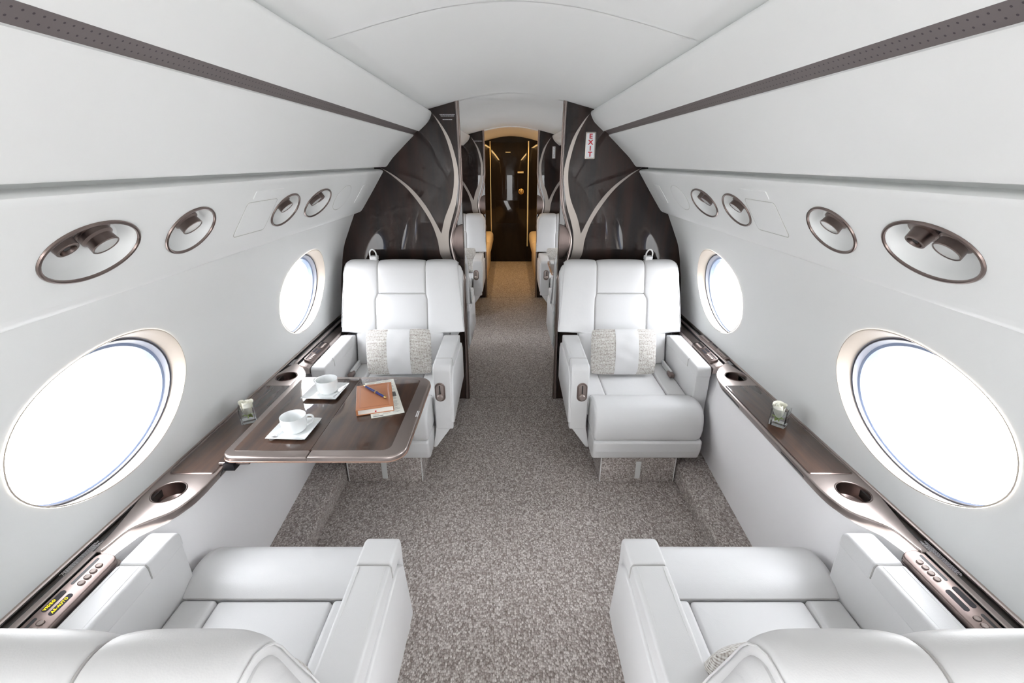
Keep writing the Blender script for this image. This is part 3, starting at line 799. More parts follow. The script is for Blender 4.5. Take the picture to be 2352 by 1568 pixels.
def ledge(side, ys=-.65, text=True):
    nm = 'left' if side < 0 else 'right'
    o = thing('side_ledge', None, 'side ledge', (0, 0, 0), group='side ledges under the windows')
    inner = [(1.032, .866), (1.024, .881), (1.013, .94), (.982, .975), (.945, 1.007), (.925, 1.06), (.918, 1.12), (.918, 1.19)]
    inner = catmull(inner, 4)+catmull([(.918, 1.77), (.921, 1.82), (.932, 1.868), (.953, 1.915), (.982, 1.958), (1.010, 1.985), (1.032, 2.01)], 4)
    outer = catmull([(1.050, 2.02), (1.056, 1.99), (1.068, 1.94), (1.0835, 1.87)], 3)+catmull([(1.0835, 1.08), (1.068, 1.00), (1.056, .935), (1.050, .866)], 3)
    cups = [(1.012, 1.087), (1.020, 1.862)]
    V, F = plate(inner+outer, [(cx, cy, .0435) for cx, cy in cups], .583, .631, .006, lambda a, b, h: (side*(a+((.631-h)*.55 if (a < 1.03) else 0)), b, h))
    top = build('ledge_top', V, F, M['bronze'], o)
    bm = bmesh.new(); bm.from_mesh(top.data); bmesh.ops.remove_doubles(bm, verts=bm.verts, dist=1e-6); bmesh.ops.recalc_face_normals(bm, faces=bm.faces); bm.to_mesh(top.data); bm.free()
    for (a, b) in (((1.63, 1.785), (1.19, 1.32)) if side > 0 else ((1.20, 1.76),)):
        z0, z1 = (.600, .611) if side > 0 else (.597, .622)
        build('table_slot', *slab(rrect(a, b, z0, z1, .004, 4), -.004, .0012, fn=lambda p, q, h: (side*(.918+(.631-q)*.55-h), p, q)), M['black'], o)
    for cx, cy in cups:
        V, F = lathe([(.0475, .0065), (.0462, .0085), (.0445, .0075), (.0435, .003), (.0425, -.035), (.036, -.040), (.034, -.042), (.0, -.043)], 48, False)
        build('cup_holder', *xf((V, F), Matrix.Translation((side*cx, cy, .6245))), M['bronze_dark'], o)
        V, F = lathe([(.028, -.0415), (.029, -.0395), (.030, -.0415)], 40, False); build('cup_ring', *xf((V, F), Matrix.Translation((side*cx, cy, .6245))), M['bronze_dark'], o)
    lid = build('lid', *slab(rrect(.933, 1.068, 1.173, 1.768, .006), .628, .6335, 0, .001, fn=lambda a, b, h: (side*a, b, h)), M['tablewood'], o)
    build('lid_frame', *tube([(side*a, b, .6315) for a, b in densify(rrect(.9315, 1.0695, 1.1715, 1.7695, .007), .05)], .0016, 6, True), M['bronze_dark'], o)
    # narrow parts: rail, dark strip, wall lip, control shelf
    for y0, y1, wide in ((ys, .868, 0), (2.018, 2.80, 1)):
        build('metal_rail', *slab([(1.040, y0), (1.056, y0), (1.056, y1), (1.040, y1)], .60, .6305, 0, .0025, fn=lambda a, b, h: (side*a, b, h)), M['bronze'], o)
        build('rail_line', *boxm(min(side*1.0385, side*1.0405), max(side*1.0385, side*1.0405), y0, y1, .60, .628), M['black'], o)
        V, F = slab(fillet([(.987, .570), (.989, .598), (1.000, .607), (1.038, .6185), (1.038, .570)], [0, .006, .01, .002, 0], 4), y0, y1, 0, 0, fn=lambda a, b, h: (side*a, h, b))
        build('control_shelf', V, F, M['bronze'], o)
    build('dark_strip', *boxm(min(side*1.050, side*1.0835), max(side*1.050, side*1.0835), ys, 2.80, .60, .6225), M['strip'], o)
    build('wall_lip', *tube([(side*1.0840, ys+i*.3, .630) for i in range(int((2.79-ys)/.3))]+[(side*1.0840, 2.80, .630)], .0052, 8), M['copper' if False else 'bronze'], o)
    # illegible placards
    build('placard_print', *bars(7, min(side*1.058, side*1.078), max(side*1.058, side*1.078), .80, .915, .6228, 3), M['white_print'], o)
    build('placard_print', *bars(4, min(side*1.060, side*1.078), max(side*1.060, side*1.078), 2.00, 2.08, .6228, 5), M['white_print'], o)
    # control panels
    controls(o, 1.0145, .735 if side < 0 else .745, side, 4, 4, .135, [('VIDEO', .0100, -.0115), ('AS-AUTO', -.0070, -.0075)] if side < 0 and text else None)
    controls(o, 1.0125, 2.19, side, 4, 4, .125)
    if side > 0:
        def fn(a, b, h): return (side*(1.068+a), 2.22+b, .632+h)
        cp = build('control_panel', *slab(rrect(-.017, .016, -.165, .165, .012, 6), -.012, .004, 0, .003, fn=fn), M['bronze_dark'], o)
        build('display', *slab(rrect(.003, .011, -.03, .03, .004, 5), .002, .0046, fn=fn), M['display'], cp)
        for b0 in (-.15, .05):
            build('display', *slab(rrect(.005, .010, b0, b0+.10, .0024, 5), .002, .0046, fn=fn), M['black'], cp)
            for i in range(6):
                build('button', *xf(lathe([(.0, .004), (.0055, .004), (.0055, .0060), (0, .0062)], 14, False), Matrix.Translation(Vector(fn(-.006, b0+.008+i*.0165, 0)))), M['buttonface'], cp)
    return o
for side, nm in ((-1, 'left'), (1, 'right')):
    o = ledge(side)
    o['label'] = 'bronze side ledge under the left windows, half covered by the open table' if side < 0 else 'bronze side ledge under the right windows with dark wood lid'
    c = ledge(side, .335, False); c.location.y = DY
    c['label'] = 'bronze side ledge of the room behind the bulkhead, %s side' % nm

# ------------------------------------------------------------------ seats
CX, CY = .648, 1.923
def back_y(z): return 2.490+(z-.61)*.26
R_B = .055; Z_T = 1.016
def back_path(s):
    """s = height on the front, then around the top and down the rear. returns y,z and outward normal"""
    zs = Z_T-R_B; fy = back_y(zs)
    dirv = Vector((.26, 1)).normalized()
    n = Vector((-dirv.y, dirv.x))  # outward (towards -Y)
    if s <= zs: return back_y(s), s, n.x, n.y
    c = Vector((fy, zs))-n*R_B
    L = R_B*PI; d = s-zs
    if d <= L:
        a = d/R_B; nx = n.x*math.cos(a)+dirv.x*math.sin(a); nz = n.y*math.cos(a)+dirv.y*math.sin(a)
        return c.x+nx*R_B, c.y+nz*R_B, nx, nz
    e = d-L; p = c-n*R_B-dirv*e
    return p.x, p.y, -n.x, -n.y

def bent(xl, xr, s0, s1, fn, tk=.028, r=.0085, crown=.010, notch=None, gap=.0008):
    """upholstery panel with rolled edges over the back path; xl, xr are functions of s"""
    def edge(lo, hi, d):
        L = hi-lo; e = [lo, lo+r*.08, lo+r*.25, lo+r*.5, lo+r*.75, lo+r]
        n = max(2, int((L-2*r)/(d*.6))); e += [lo+r+(L-2*r)*i/n for i in range(1, n)]
        e += [hi-q+lo for q in reversed([lo, lo+r*.08, lo+r*.25, lo+r*.5, lo+r*.75, lo+r])]
        return e
    ss = edge(s0, s1, .014)
    if notch: ss = sorted(set(ss+[notch+q for q in (-.008, -.004, 0, .002, .004, .007, .011, .016)]))
    W = []; n = 16
    ts = [0, .08, .25, .5, .75, 1.]
    V = []; rows = []
    for s in ss:
        a, b = xl(s)+gap, xr(s)-gap; w = b-a; row = []
        xs = [a+r*t for t in ts]+[a+r+(w-2*r)*i/n for i in range(1, n)]+[b-r*t for t in reversed(ts)]
        for x in xs:
            d = min(x-a, b-x, s-s0, s1-s)
            if notch and s >= notch-.008 and (x < xl(notch-.02) or x > xr(notch-.02)): d = min(d, max(0, s-notch))
            q = min(1, max(0, d/r)); h = -r*(1-math.sqrt(max(0, 1-(1-q)**2)))
            u = 2*(x-a)/w-1; v = 2*(s-s0)/(s1-s0)-1
            h += crown*(1-u**4)*(1-v**6)
            row.append(fn(x, s, h))
        rows.append(row); 
    m = len(rows[0]); V = [p for row in rows for p in row]; F = []
    for i in range(len(rows)-1):
        for j in range(m-1): k = i*m+j; F.append((k, k+1, k+m+1, k+m))
    loop = [(0, j) for j in range(m)]+[(i, m-1) for i in range(1, len(rows))]+[(len(rows)-1, j) for j in range(m-2, -1, -1)]+[(i, 0) for i in range(len(rows)-2, 0, -1)]
    base = len(V)
    def xs_(s, j):
        a, b = xl(s)+gap, xr(s)-gap; w = b-a
        return ([a+r*t for t in ts]+[a+r+(w-2*r)*i/n for i in range(1, n)]+[b-r*t for t in reversed(ts)])[j]
    for (i, j) in loop: V.append(fn(xs_(ss[i], j), ss[i], -tk))
    L = len(loop)
    for k in range(L):
        k2 = (k+1) % L; F.append((loop[k][0]*m+loop[k][1], loop[k2][0]*m+loop[k2][1], base+k2, base+k))
    return V, F

def sstep(a, b, x):
    t = min(1, max(0, (x-a)/(b-a))); return t*t*(3-2*t)

def make_seat(sx):
    root = thing('cabin_seat', None, 'seat', (0, 0, 0), group='white leather cabin seats')
    W = lambda x, y, z: ((x-CX)*sx, y-CY, z)
    def ob(n, vf, m='leather', parent=None, **k):
        return build(n, [W(*v) for v in vf[0]], vf[1], M[m], parent or root, **k)
    def P(n, out, x0, x1, r, m='leather', parent=None, fn=None, **k):   # yz outline extruded along x
        f = fn or (lambda a, b, h: (h, a, b))
        return ob(n, slab(out, x0, x1, r, r, fn=f, **k), m, parent)
    # plinth
    pl = P('plinth', fillet([(1.925, 0), (1.925, .146), (2.45, .146), (2.45, 0)], [.0, .01, 0, 0]), .455, .838, .006, 'carpet')
    for x in (.457, .836):
        ob('piping', tube([(x, 1.924, .002), (x, 1.9235, .07), (x, 1.924, .143)], .0028, 6), 'piping', pl)
    ob('pull_tab', slab(rrect(.634, .661, .022, .125, .002), 0, .003, 0, .001, fn=lambda a, b, h: (a, 1.921-h, b)), 'tab', pl)
    # front of seat
    bol = catmull([(2.082, .415), (2.055, .432), (2.02, .443), (1.975, .447), (1.93, .438), (1.897, .412), (1.880, .375), (1.876, .33), (1.884, .283), (1.893, .272)], 4)
    bo = ob('thigh_bolster', slab(bol+[(2.0, .272), (2.082, .272)], .402, .936, .014, .040, fn=lambda a, b, h: (h, a, b), segs=9))
    bo2 = P('leg_rest', fillet([(1.893, .268), (1.884, .255), (1.888, .205), (1.902, .160), (1.925, .145), (2.09, .145), (2.09, .268)], [.015, .01, .03, .02, .016, 0, 0]), .404, .938, .014)
    for xx in (.4065, .9365):
        pass
    # seat pan cushions
    ob('seat_cushion', slab(rrect(.492, .808, 2.085, 2.46, .012), .30, .414, 0, .0115, crown=.003, fn=lambda a, b, h: (a, b, h+.02*max(0, (b-2.085))*0)), 'leather')
    for (x0, x1) in ((.396, .490), (.810, .908)):
        def f(a, b, h, x0=x0): return (a, b, h+.012*(1 if h > .36 else 0)*min(1, max(0, (b-2.085)/.12)))
        ob('side_bolster', slab(rrect(x0, x1, 2.083, 2.48, .012), .30, .416, 0, .0115, crown=0, fn=f), 'leather')
    ob('seat_frame', boxm(.43, .90, 2.06, 2.55, .146, .31), 'leather')
    # ---- back
    xmid = .632
    def drop(x, z):
        e = min(x-.290, .975-x); e = max(0, e)
        if e > .06 or z < .84: return 0
        q = 1-e/.06; return .034*(1-math.sqrt(max(0, 1-q*q)))*min(1, (z-.84)/.14)
    def bmap(x, s, h, back=False):
        y, z, ny, nz = back_path(s); y += ny*h; z += nz*h
        if s > .6: z -= drop(x, z)
        return (x, y, z)
    SE = Z_T-R_B+PI*R_B   # end of arc on the rear
    tk = .028
    # wings (front + top)
    N_ = .610
    def xo(s):   # outer edge of the wings
        return .273+.034*min(1, max(0, (s-.62)/.40))+.018*sstep(1.03, 1.14, s)
    def xlw(s): return .396+(xo(s)-.396)*sstep(N_-.004, N_+.004, s)
    def xin(s): return .4865+.008*sstep(.79, .835, s)
    def xin2(s): return .7865-.017*sstep(.79, .835, s)
    def xrw(s): return .904+((1.264-xo(s))-.904)*sstep(N_-.004, N_+.004, s)
    ob('back_wing', bent(xlw, xin, .43, SE+.30, bmap, tk, notch=N_, crown=.008), recalc=True)
    ob('back_wing', bent(xin2, xrw, .43, SE+.30, bmap, tk, notch=N_, crown=.008))
    ob('headrest', bent(lambda s: .4945, lambda s: .7695, .830, SE+.30, bmap, tk, crown=.008))
    ob('lumbar_cushion', bent(xin, xin2, .43, .828, bmap, tk, crown=.014))
    for fx in (xin, xin2):
        ob('seam', tube([bmap(fx(q), q, -.0035) for q in [.45+.012*i for i in range(int((SE+.02-.45)/.012))]], .0024, 6), 'seam')
    ob('seam', tube([bmap(x, .829, -.0035) for x in [.495+.02*i for i in range(14)]], .0024, 6), 'seam')
    ob('seam', tube([(x, 2.0835, .4155) for x in (.41, .5, .65, .8, .90)], .0020, 6), 'seam')
    ob('seam', tube([(x, 1.8975, .2700) for x in (.418, .5, .65, .8, .905)], .0026, 6), 'seam')
    # core shell of the back
    core = []
    s = .40
    while s < SE+.52:
        y, z, ny, nz = back_path(s); core.append((y-ny*.014, z-nz*.014)); s += .012
    ob('back_shell', slab(core, .284, .980, .020, .020, segs=8, fn=lambda a, b, h: (h if b > .62 else min(max(h, .40), .90), a, b-drop(h, b))), 'leather')
    for fx in (xo, lambda q: 1.264-xo(q)):
        pp = [bmap(fx(q), q, -.001) for q in [.64+.02*i for i in range(int((SE+.28-.64)/.02))]]
        ob('piping', tube(pp, .0016, 6), 'leather')
    # belt guide and belt
    g = [(.782, 2.640, 1.020), (.782, 2.633, 1.046), (.790, 2.630, 1.062), (.800, 2.630, 1.067), (.810, 2.630, 1.062), (.818, 2.633, 1.046), (.818, 2.640, 1.020)]
    bg = ob('belt_guide', tube(catmull(g, 3), .0042, 8), 'tab')
    ob('belt_guide_base', slab(rrect(.778, .822, 2.625, 2.675, .01), 1.004, 1.029, 0, .006), 'leather', bg)
    ob('seat_belt', slab(rrect(.880, .893, 2.28, 2.43, .004), .432, .462, 0, .004), 'tab')
    ob('belt_buckle', slab(rrect(.868, .896, 2.245, 2.30, .006), .436, .456, 0, .004), 'bronze_dark')
    # ---- arms
    def armpair(xo, xi, wall, PR=.008):
        # xo outer, xi inner ; builds body + pads
        lo, hi = min(xo, xi), max(xo, xi)
        yf = 2.036 if not wall else 2.018
        low = .105
        def chamfer(a, b, h):
            # tuck the outer side in towards the bottom
            x = h
            k = max(0, min(1, (.265-b)/.15))
            if not wall: x = x+(.415-x)*k*.92 if x < .415 else x
            return (x, a, b)
        body = fillet([(yf+.004, .12 if not wall else .2), (yf+.004, .594), (2.50, .594), (2.50, .12 if not wall else .2)], [.02, .028, .01, .01], 6)
        lat = (lambda a, b, h: (h, a, b)) if wall else chamfer
        arm = ob('armrest', slab(body, lo+.001, hi-.001, .006, .006, fn=lat, lsegs=3, dens=.03), 'leather')
        # rear pad
        th = .052
        rp = fillet([(2.138, .598-th), (2.138, .604), (2.47, .606), (2.47, .598-th)], [.009, .009, .02, .009], 5)
        ob('rear_pad', slab(rp, lo, hi, PR, PR, fn=lambda a, b, h: (h, a, b), segs=5), 'leather', arm)
        if wall:
            fp = fillet([(yf, .548), (yf, .602), (2.1375, .604), (2.1375, .598-th)], [.009, .026, .009, .009], 7)
        else:
            fp = fillet([(yf-.002, .243), (yf-.002, .602), (2.1375, .604), (2.1375, .598-th), (yf+.034, .598-th), (yf+.034, .243)], [.009, .034, .009, .009, .004, .009], 8)
        ob('front_pad', slab(fp, lo, hi, PR, PR, fn=lambda a, b, h: (h, a, b), segs=5), 'leather', arm)
        ob('seam', tube([(lo+.0005, 2.138, .556), (lo+.0006, 2.138, .592), (lo+.006, 2.138, .6005), (hi-.006, 2.138, .6005), (hi-.0006, 2.138, .592), (hi-.0005, 2.138, .556)], .0019, 6), 'seam', arm)
        # stitching lines on the pad edges
        for xe in (lo+.013, hi-.013):
            ob('stitching', tube([(xe, y, .6048) for y in (2.146, 2.22, 2.30, 2.38, 2.46)], .0006, 4), 'piping', arm)
        if not wall:
            # aisle side skin
            sk = fillet([(2.022, .285), (2.060, .52), (2.11, .560), (2.50, .545), (2.54, .50), (2.54, .300)], [.01, .03, .04, .02, .02, .01], 5)
            ob('side_panel', slab(sk, lo-.008, lo+.006, .006, 0, fn=lambda a, b, h: (h, a, b), dens=.04), 'leather', arm)
            # recline control
            rz0, rz1 = .408, .512; xc = .357
            hd = ob('recline_handle', slab(rrect(xc-.026, xc+.026, rz0, rz1, .0255, 8), 0, .004, 0, .003, fn=lambda a, b, h: (a, yf-.0025-h, b)), 'bronze_dark', arm)
            return arm, hd, xc, rz0, rz1, yf
        return (arm,)
    arm, hd, xc, rz0, rz1, yf = armpair(.300, .390, False)
    hdp = hd
    ob('handle_recess', slab(rrect(xc-.018, xc+.018, rz0+.009, rz1-.009, .0175, 8), 0, .0048, 0, .0004, fn=lambda a, b, h: (a, yf-.0025-h, b)), 'bronze', arm)
    ob('handle_slot', slab(rrect(xc-.0025, xc+.0025, rz0+.03, rz1-.013, .002, 4), 0, .0056, fn=lambda a, b, h: (a, yf-.0025-h, b)), 'black', arm)
    ob('handle_knob', xf(lathe([(.0, 0), (.013, 0), (.016, .004), (.016, .012), (.012, .017), (0, .018)], 24, False), frame_m((xc, yf-.005, rz0+.028), (1, 0, 0), (0, 0, 1))), 'bronze', arm)
    armpair(.984, .910, True)
    return root

seatA = make_seat(1)
seatB = make_seat(-1)
def put(src, x, y, rz, label, first=False):
    o = src if first else copy_tree(src)
    o.location = (x, y, 0); o.rotation_euler = (0, 0, rz); o['label'] = label
    return o
put(seatA, .648, 1.923, 0, 'white leather seat against the right bulkhead, facing the camera with nothing before it', True)
put(seatB, -.648, 1.923, 0, 'white leather seat against the left bulkhead, partly hidden by the open table', True)
put(seatA, -.648, 1.067, PI, 'white leather seat nearest the camera on the left, seen over its back')
put(seatB, .648, 1.067, PI, 'white leather seat nearest the camera on the right, seen over its back')
put(seatB, -.648, 1.923+DY, 0, 'distant white seat against the second bulkhead, left of the aisle')
put(seatA, .648, 1.923+DY, 0, 'distant white seat against the second bulkhead, right of the aisle')
put(seatA, -.648, 1.067+DY+.075, PI, 'white seat just beyond the left bulkhead, turned away from the camera')
put(seatB, .648, 1.067+DY+.075, PI, 'white seat just beyond the right bulkhead, turned away from the camera')

# pillows
def make_pillow():
    o = thing('throw_pillow', None, 'pillow', (0, 0, 0), group='throw pillows on the seats')
    def surf(u, v, sgn, off=0.):
        hw, hh = .181, .128
        t = (max(0, 1-abs(u)**2.6)**.6)*(max(0, 1-abs(v)**2.4)**.6)
        pin = 1-.045*abs(v)**6; pin2 = 1-.055*abs(u)**6
        wr = .0022*math.sin(9*u+3*v)*math.sin(7*v-2*u)
        return (u*hw*pin, sgn*(.052*t+wr*t+off*(.3+t)), v*hh*pin2)
    def half(u0, u1, n, m, off):
        V = []; F = []
        for sgn in (-1, 1):
            b = len(V)
            for i in range(n+1):
                for j in range(m+1):
                    vv = math.sin((-1+2*j/m)*PI/2); u = u0+(u1-u0)*i/n
                    if u0 == -1: u = math.sin(u*PI/2)
                    V.append(surf(u, vv, sgn, off))
            for i in range(n):
                for j in range(m): k = b+i*(m+1)+j; F.append((k, k+1, k+m+2, k+m+1))
        bm_ = (V, F); return bm_
    build('pillow_cover', *half(-1, 1, 40, 28, 0), M['woven'], o)
    build('leather_band', *half(-.30, .40, 20, 28, .0022), M['leather'], o)
    return o
pil = make_pillow()
def put_pillow(x, y, rz, label, first=False, tilt=-.26, z=.553, roll=0.):
    o = pil if first else copy_tree(pil)
    o.rotation_euler = (tilt, roll, 0)
    o.rotation_euler = (Matrix.Rotation(rz, 4, 'Z') @ Matrix.Rotation(roll, 4, 'Y') @ Matrix.Rotation(tilt, 4, 'X')).to_euler()
    o.location = (x, y, z); o['label'] = label
put_pillow(.625, 2.335, 0, 'woven and leather throw pillow on the right seat facing the camera', True, roll=.0)
put_pillow(-.625, 2.335, 0, 'woven and leather throw pillow on the left seat behind the table', roll=-.02)
put_pillow(.565, .615, PI, 'pillow mostly hidden by the near right seat back')
put_pillow(-.575, .60, PI, 'pillow mostly hidden by the near left seat back')
put_pillow(.56, 2.335+DY, 0, 'pillow in the distant seat right of the aisle')
put_pillow(-.56, 2.335+DY, 0, 'pillow in the distant seat left of the aisle')

# ------------------------------------------------------------------ table
def make_table():
    o = thing('folding_table', None, 'table', (-.62, 1.478, 0), group='fold out tables')
    L = lambda a, b, h: (a+.62, b-1.478, h)
    z0, z1 = .649, .672
    oute = fillet([(-.925, 1.201), (-.341, 1.201), (-.341, 1.778), (-.925, 1.778)], [.040, .062, .062, .040], 10)
    # two leaves split at x=-.648
    def leaf(sgn):
        pts = [p for p in oute if (p[0] > -.648 if sgn > 0 else p[0] < -.648)]
        return ([(-.6475, 1.778)]+[(-.6475, 1.201)] if sgn > 0 else [(-.6485, 1.201), (-.6485, 1.778)]), pts
    for sgn in (-1, 1):
        if sgn > 0: pl = fillet([(-.6475, 1.201), (-.341, 1.201), (-.341, 1.778), (-.6475, 1.778)], [0, .062, .062, 0], 10)
        else: pl = fillet([(-.925, 1.201), (-.6485, 1.201), (-.6485, 1.778), (-.925, 1.778)], [.040, 0, 0, .040], 10)
        lf = build('table_leaf', *slab(pl, z0, z1, .006, .008, fn=lambda a, b, h: L(a, b, h), segs=5), M['bronze'], o)
        if sgn > 0: pi = fillet([(-.6475, 1.238), (-.392, 1.238), (-.386, 1.750), (-.6475, 1.755)], [0, .030, .020, 0], 6)
        else: pi = fillet([(-.898, 1.234), (-.6485, 1.236), (-.6485, 1.756), (-.898, 1.752)], [.012, 0, 0, .012], 6)
        build('table_inset', *slab(pi, z1-.004, z1+.0008, 0, .0004, fn=L), M['tablewood'], lf)
        # copper edge line
        ed = [q for q in pl]
        build('edge_line', *tube([L(a, b, z0+.004) for a, b in densify(ed, .05)], .0022, 6, True), M['copper'], lf)
    build('table_slide', *boxm(-.295, -.262, -.280, -.250, .622, .646), M['black'], o)
    build('table_slide', *boxm(-.295, -.262, .250, .280, .622, .646), M['black'], o)
    build('slide_rod', *tube([(-.318, -.262, .636), (-.22, -.262, .640)], .005, 8), M['bronze_dark'], o)
    vf = join(bars(2, -.352+.62, -.340+.62, 1.44-1.478, 1.49-1.478, .6722, 9))
    build('table_print', *vf, M['white_print'], o)
    return o
tb = make_table(); tb['label'] = 'open table with dark glossy wood inset and bronze border, left side'
tb2 = copy_tree(tb); tb2.rotation_euler = (0, 0, PI); tb2.location = (.62, 1.478+DY, 0); tb2['label'] = 'second open table beyond the right bulkhead, only its rounded corner showing'
TZ = .6728

def cup(x, y, ang, z, label, grp='coffee cups'):
    o = thing('coffee_cup', label, 'cup', (x, y, z), 0, grp)
    V, F = lathe([(0, .0), (.030, .0), (.0315, .002), (.037, .006), (.0400, .014), (.0415, .030), (.0420, .0555), (.0418, .0565), (.0405, .0565), (.0398, .055), (.0385, .03), (.036, .012), (.030, .007), (0, .006)], 56, False)
    b = build('cup_body', V, F, M['porcelain'], o)
    pts = catmull([(.038, 0, .047), (.050, 0, .0505), (.0605, 0, .046), (.063, 0, .035), (.056, 0, .0235), (.044, 0, .0165), (.036, 0, .0155)], 6)
    V, F = tube(pts, .0038, 10, rf=lambda t: .0036+.0012*abs(2*t-1)); b = build('cup_handle', *xf((V, F), Matrix.Rotation(ang, 4, 'Z')), M['porcelain'], o)
    return o
def saucer(x, y, rot, z, sz, label):
    o = thing('saucer', label, 'saucer', (x, y, z), rot, 'square saucers')
    n = 24; V = []; F = []
    def hgt(u, v):
        d = max(abs(u), abs(v)); return .0035+.009*max(0, (d-.55)/.45)**1.6
    for lay in (0, 1):
        for i in range(n+1):
            for j in range(n+1):
                u = -1+2*i/n; v = -1+2*j/n
                k = 1-.03*(1-abs(u*v))*0
                px, py = u, v
                # round corners
                if abs(u) > .9 and abs(v) > .9: px *= .985; py *= .985
                zz = hgt(u, v)-(0 if lay else .0032*(1 if max(abs(u), abs(v)) < .999 else .6))
                V.append((px*sz, py*sz, max(zz, 0)))
    N = (n+1)**2
    for i in range(n):
        for j in range(n):
            k = i*(n+1)+j; F.append((k, k+1, k+n+2, k+n+1)); F.append((N+k, N+k+n+1, N+k+n+2, N+k+1))
    for i in range(n):
        for (a, b) in ((i*(n+1), (i+1)*(n+1)), (i*(n+1)+n, (i+1)*(n+1)+n), (i, i+1), (n*(n+1)+i, n*(n+1)+i+1)):
            F.append((a, b, N+b, N+a))
    build('saucer_dish', V, F, M['porcelain'], o); return o
def spoon(x, y, ang, z, label, tilt=0.):
    o = thing('teaspoon', label, 'spoon', (x, y, z), ang, 'teaspoons')
    V = []; F = []; n = 14; m = 10
    for i in range(n+1):
        for j in range(m):
            t = i/n; a = 2*PI*j/m; L = .030; w = .0105*math.sqrt(max(0, 1-(2*t-1)**2))
            V.append((w*math.cos(a), -.038+L*t, .0012+.0008*math.sin(a)-.003*(1-(2*t-1)**2)*(1-math.cos(a)**2)*0))
    for i in range(n):
        for j in range(m): k = (j+1) % m; F.append((i*m+j, i*m+k, (i+1)*m+k, (i+1)*m+j))
    build('spoon_bowl', V, F, M['steel'], o)
    build('spoon_handle', *tube([(0, -.010, .0015), (0, .02, .003), (0, .05, .003), (0, .062, .0025)], .0018, 8, rf=lambda t: .0014+.0016*t*t), M['steel'], o)
    return o
saucer(-.748, 1.351, -.04, TZ, .068, 'square white saucer nearest the camera, on the table')
saucer(-.745, 1.628, -.06, TZ, .070, 'square white saucer at the far side of the table')
cup(-.746, 1.350, .30, TZ+.0038, 'white porcelain cup nearest the camera, handle to the right')
cup(-.738, 1.632, PI-.35, TZ+.0038, 'white porcelain cup at the far side of the table, handle to the left')
spoon(-.789, 1.318, -.30, TZ+.0055, 'steel teaspoon left of the near cup')
spoon(-.687, 1.612, -.12, TZ+.0055, 'steel teaspoon right of the far cup')

# newspaper, notebook, pen
o = thing('newspaper', 'folded newspaper sheet under the brown notebook', 'newspaper', (-.505, 1.591, TZ), math.radians(-16.5)+math.radians(38)-math.radians(1.5) if False else math.radians(21))
build('paper_sheet', *slab([(-.059, -.149), (.060, -.149), (.059, .149), (-.059, .149)], 0, .0018, 0, .0003), M['coffee'], o)
pr = []; rnd = random.Random(4)
for c in range(3):
    for r in range(44):
        y = -.135+r*.0062
        if rnd.random() < .12: continue
        x0 = -.052+c*.036; pr.append(boxm(x0, x0+.031*rnd.uniform(.7, 1), y, y+.0014, .0018, .0019))
pr.append(boxm(-.052, .050, .139, .1415, .0018, .0019)); pr.append(boxm(-.052, -.016, -.1455, -.1405, .0018, .0019)); pr.append(boxm(.02, .05, -.01, .03, .0018, .0019))
build('print', *join(*pr), M['ink'], o)
o = thing('notebook', 'brown leather notebook with tooled border lying on the newspaper', 'notebook', (-.5285, 1.560, TZ+.0018), math.radians(16.5))
bw, bh = .067, .101
build('back_cover', *slab(rrect(-bw, bw, -bh, bh, .004), 0, .0026, .001, .001), M['book'], o)
build('page_block', *slab(rrect(-bw+.001, bw-.003, -bh+.003, bh-.003, .001), .0026, .0205), M['pages'], o)
cv = build('front_cover', *slab(rrect(-bw, bw, -bh, bh, .004), .0205, .0234, .001, .0012), M['book'], o)
build('spine', *slab(fillet([(-bw-.001, 0), (-bw+.006, 0), (-bw+.006, .0234), (-bw-.001, .0234)], .003), -bh, bh, fn=lambda a, b, h: (a, h, b)), M['book'], o)
for k in (.012, .0155):
    build('tooled_line', *tube([(a, b, .0234) for a, b in densify(rrect(-bw+k, bw-k, -bh+k, bh-k, .004), .03)], .0006, 5, True), M['book_tool'], cv)
build('ribbon', *boxm(-.002, .004, -bh-.006, -bh+.004, .010, .0106), M['red'], o)
pa, pb = Vector((-.590, 1.630, TZ+.030)), Vector((-.478, 1.533, TZ+.030)); d = (pb-pa); L = d.length
o = thing('pen', 'blue and gold pen lying across the brown notebook', 'pen', (pa.x, pa.y, TZ+.0252), math.atan2(d.y, d.x))
rotx = Matrix.Rotation(PI/2, 4, 'Y')
def rod(n, prof, m): build(n, *xf(lathe(prof, 24, False), Matrix.Translation((0, 0, .0062)) @ rotx), M[m], o)
rod('pen_barrel', [(0, .012), (.0042, .012), (.0055, .05), (.0058, .082), (0, .082)], 'penblue')
rod('pen_cap', [(0, .088), (.0062, .088), (.0058, .13), (.0048, .141), (0, .141)], 'penblue')
rod('pen_band', [(0, .081), (.0064, .081), (.0066, .0845), (.0064, .0885), (0, .0885)], 'gold')
rod('pen_finial', [(0, .140), (.0050, .140), (.0048, .145), (.0032, .150), (0, .1515)], 'gold')
rod('pen_tip', [(0, -.001), (.0022, .0), (.0030, .006), (.0043, .0125), (0, .0125)], 'gold')
build('pen_clip', *boxm(.098, .141, -.0012, .0012, .0122, .0134), M['gold'], o)

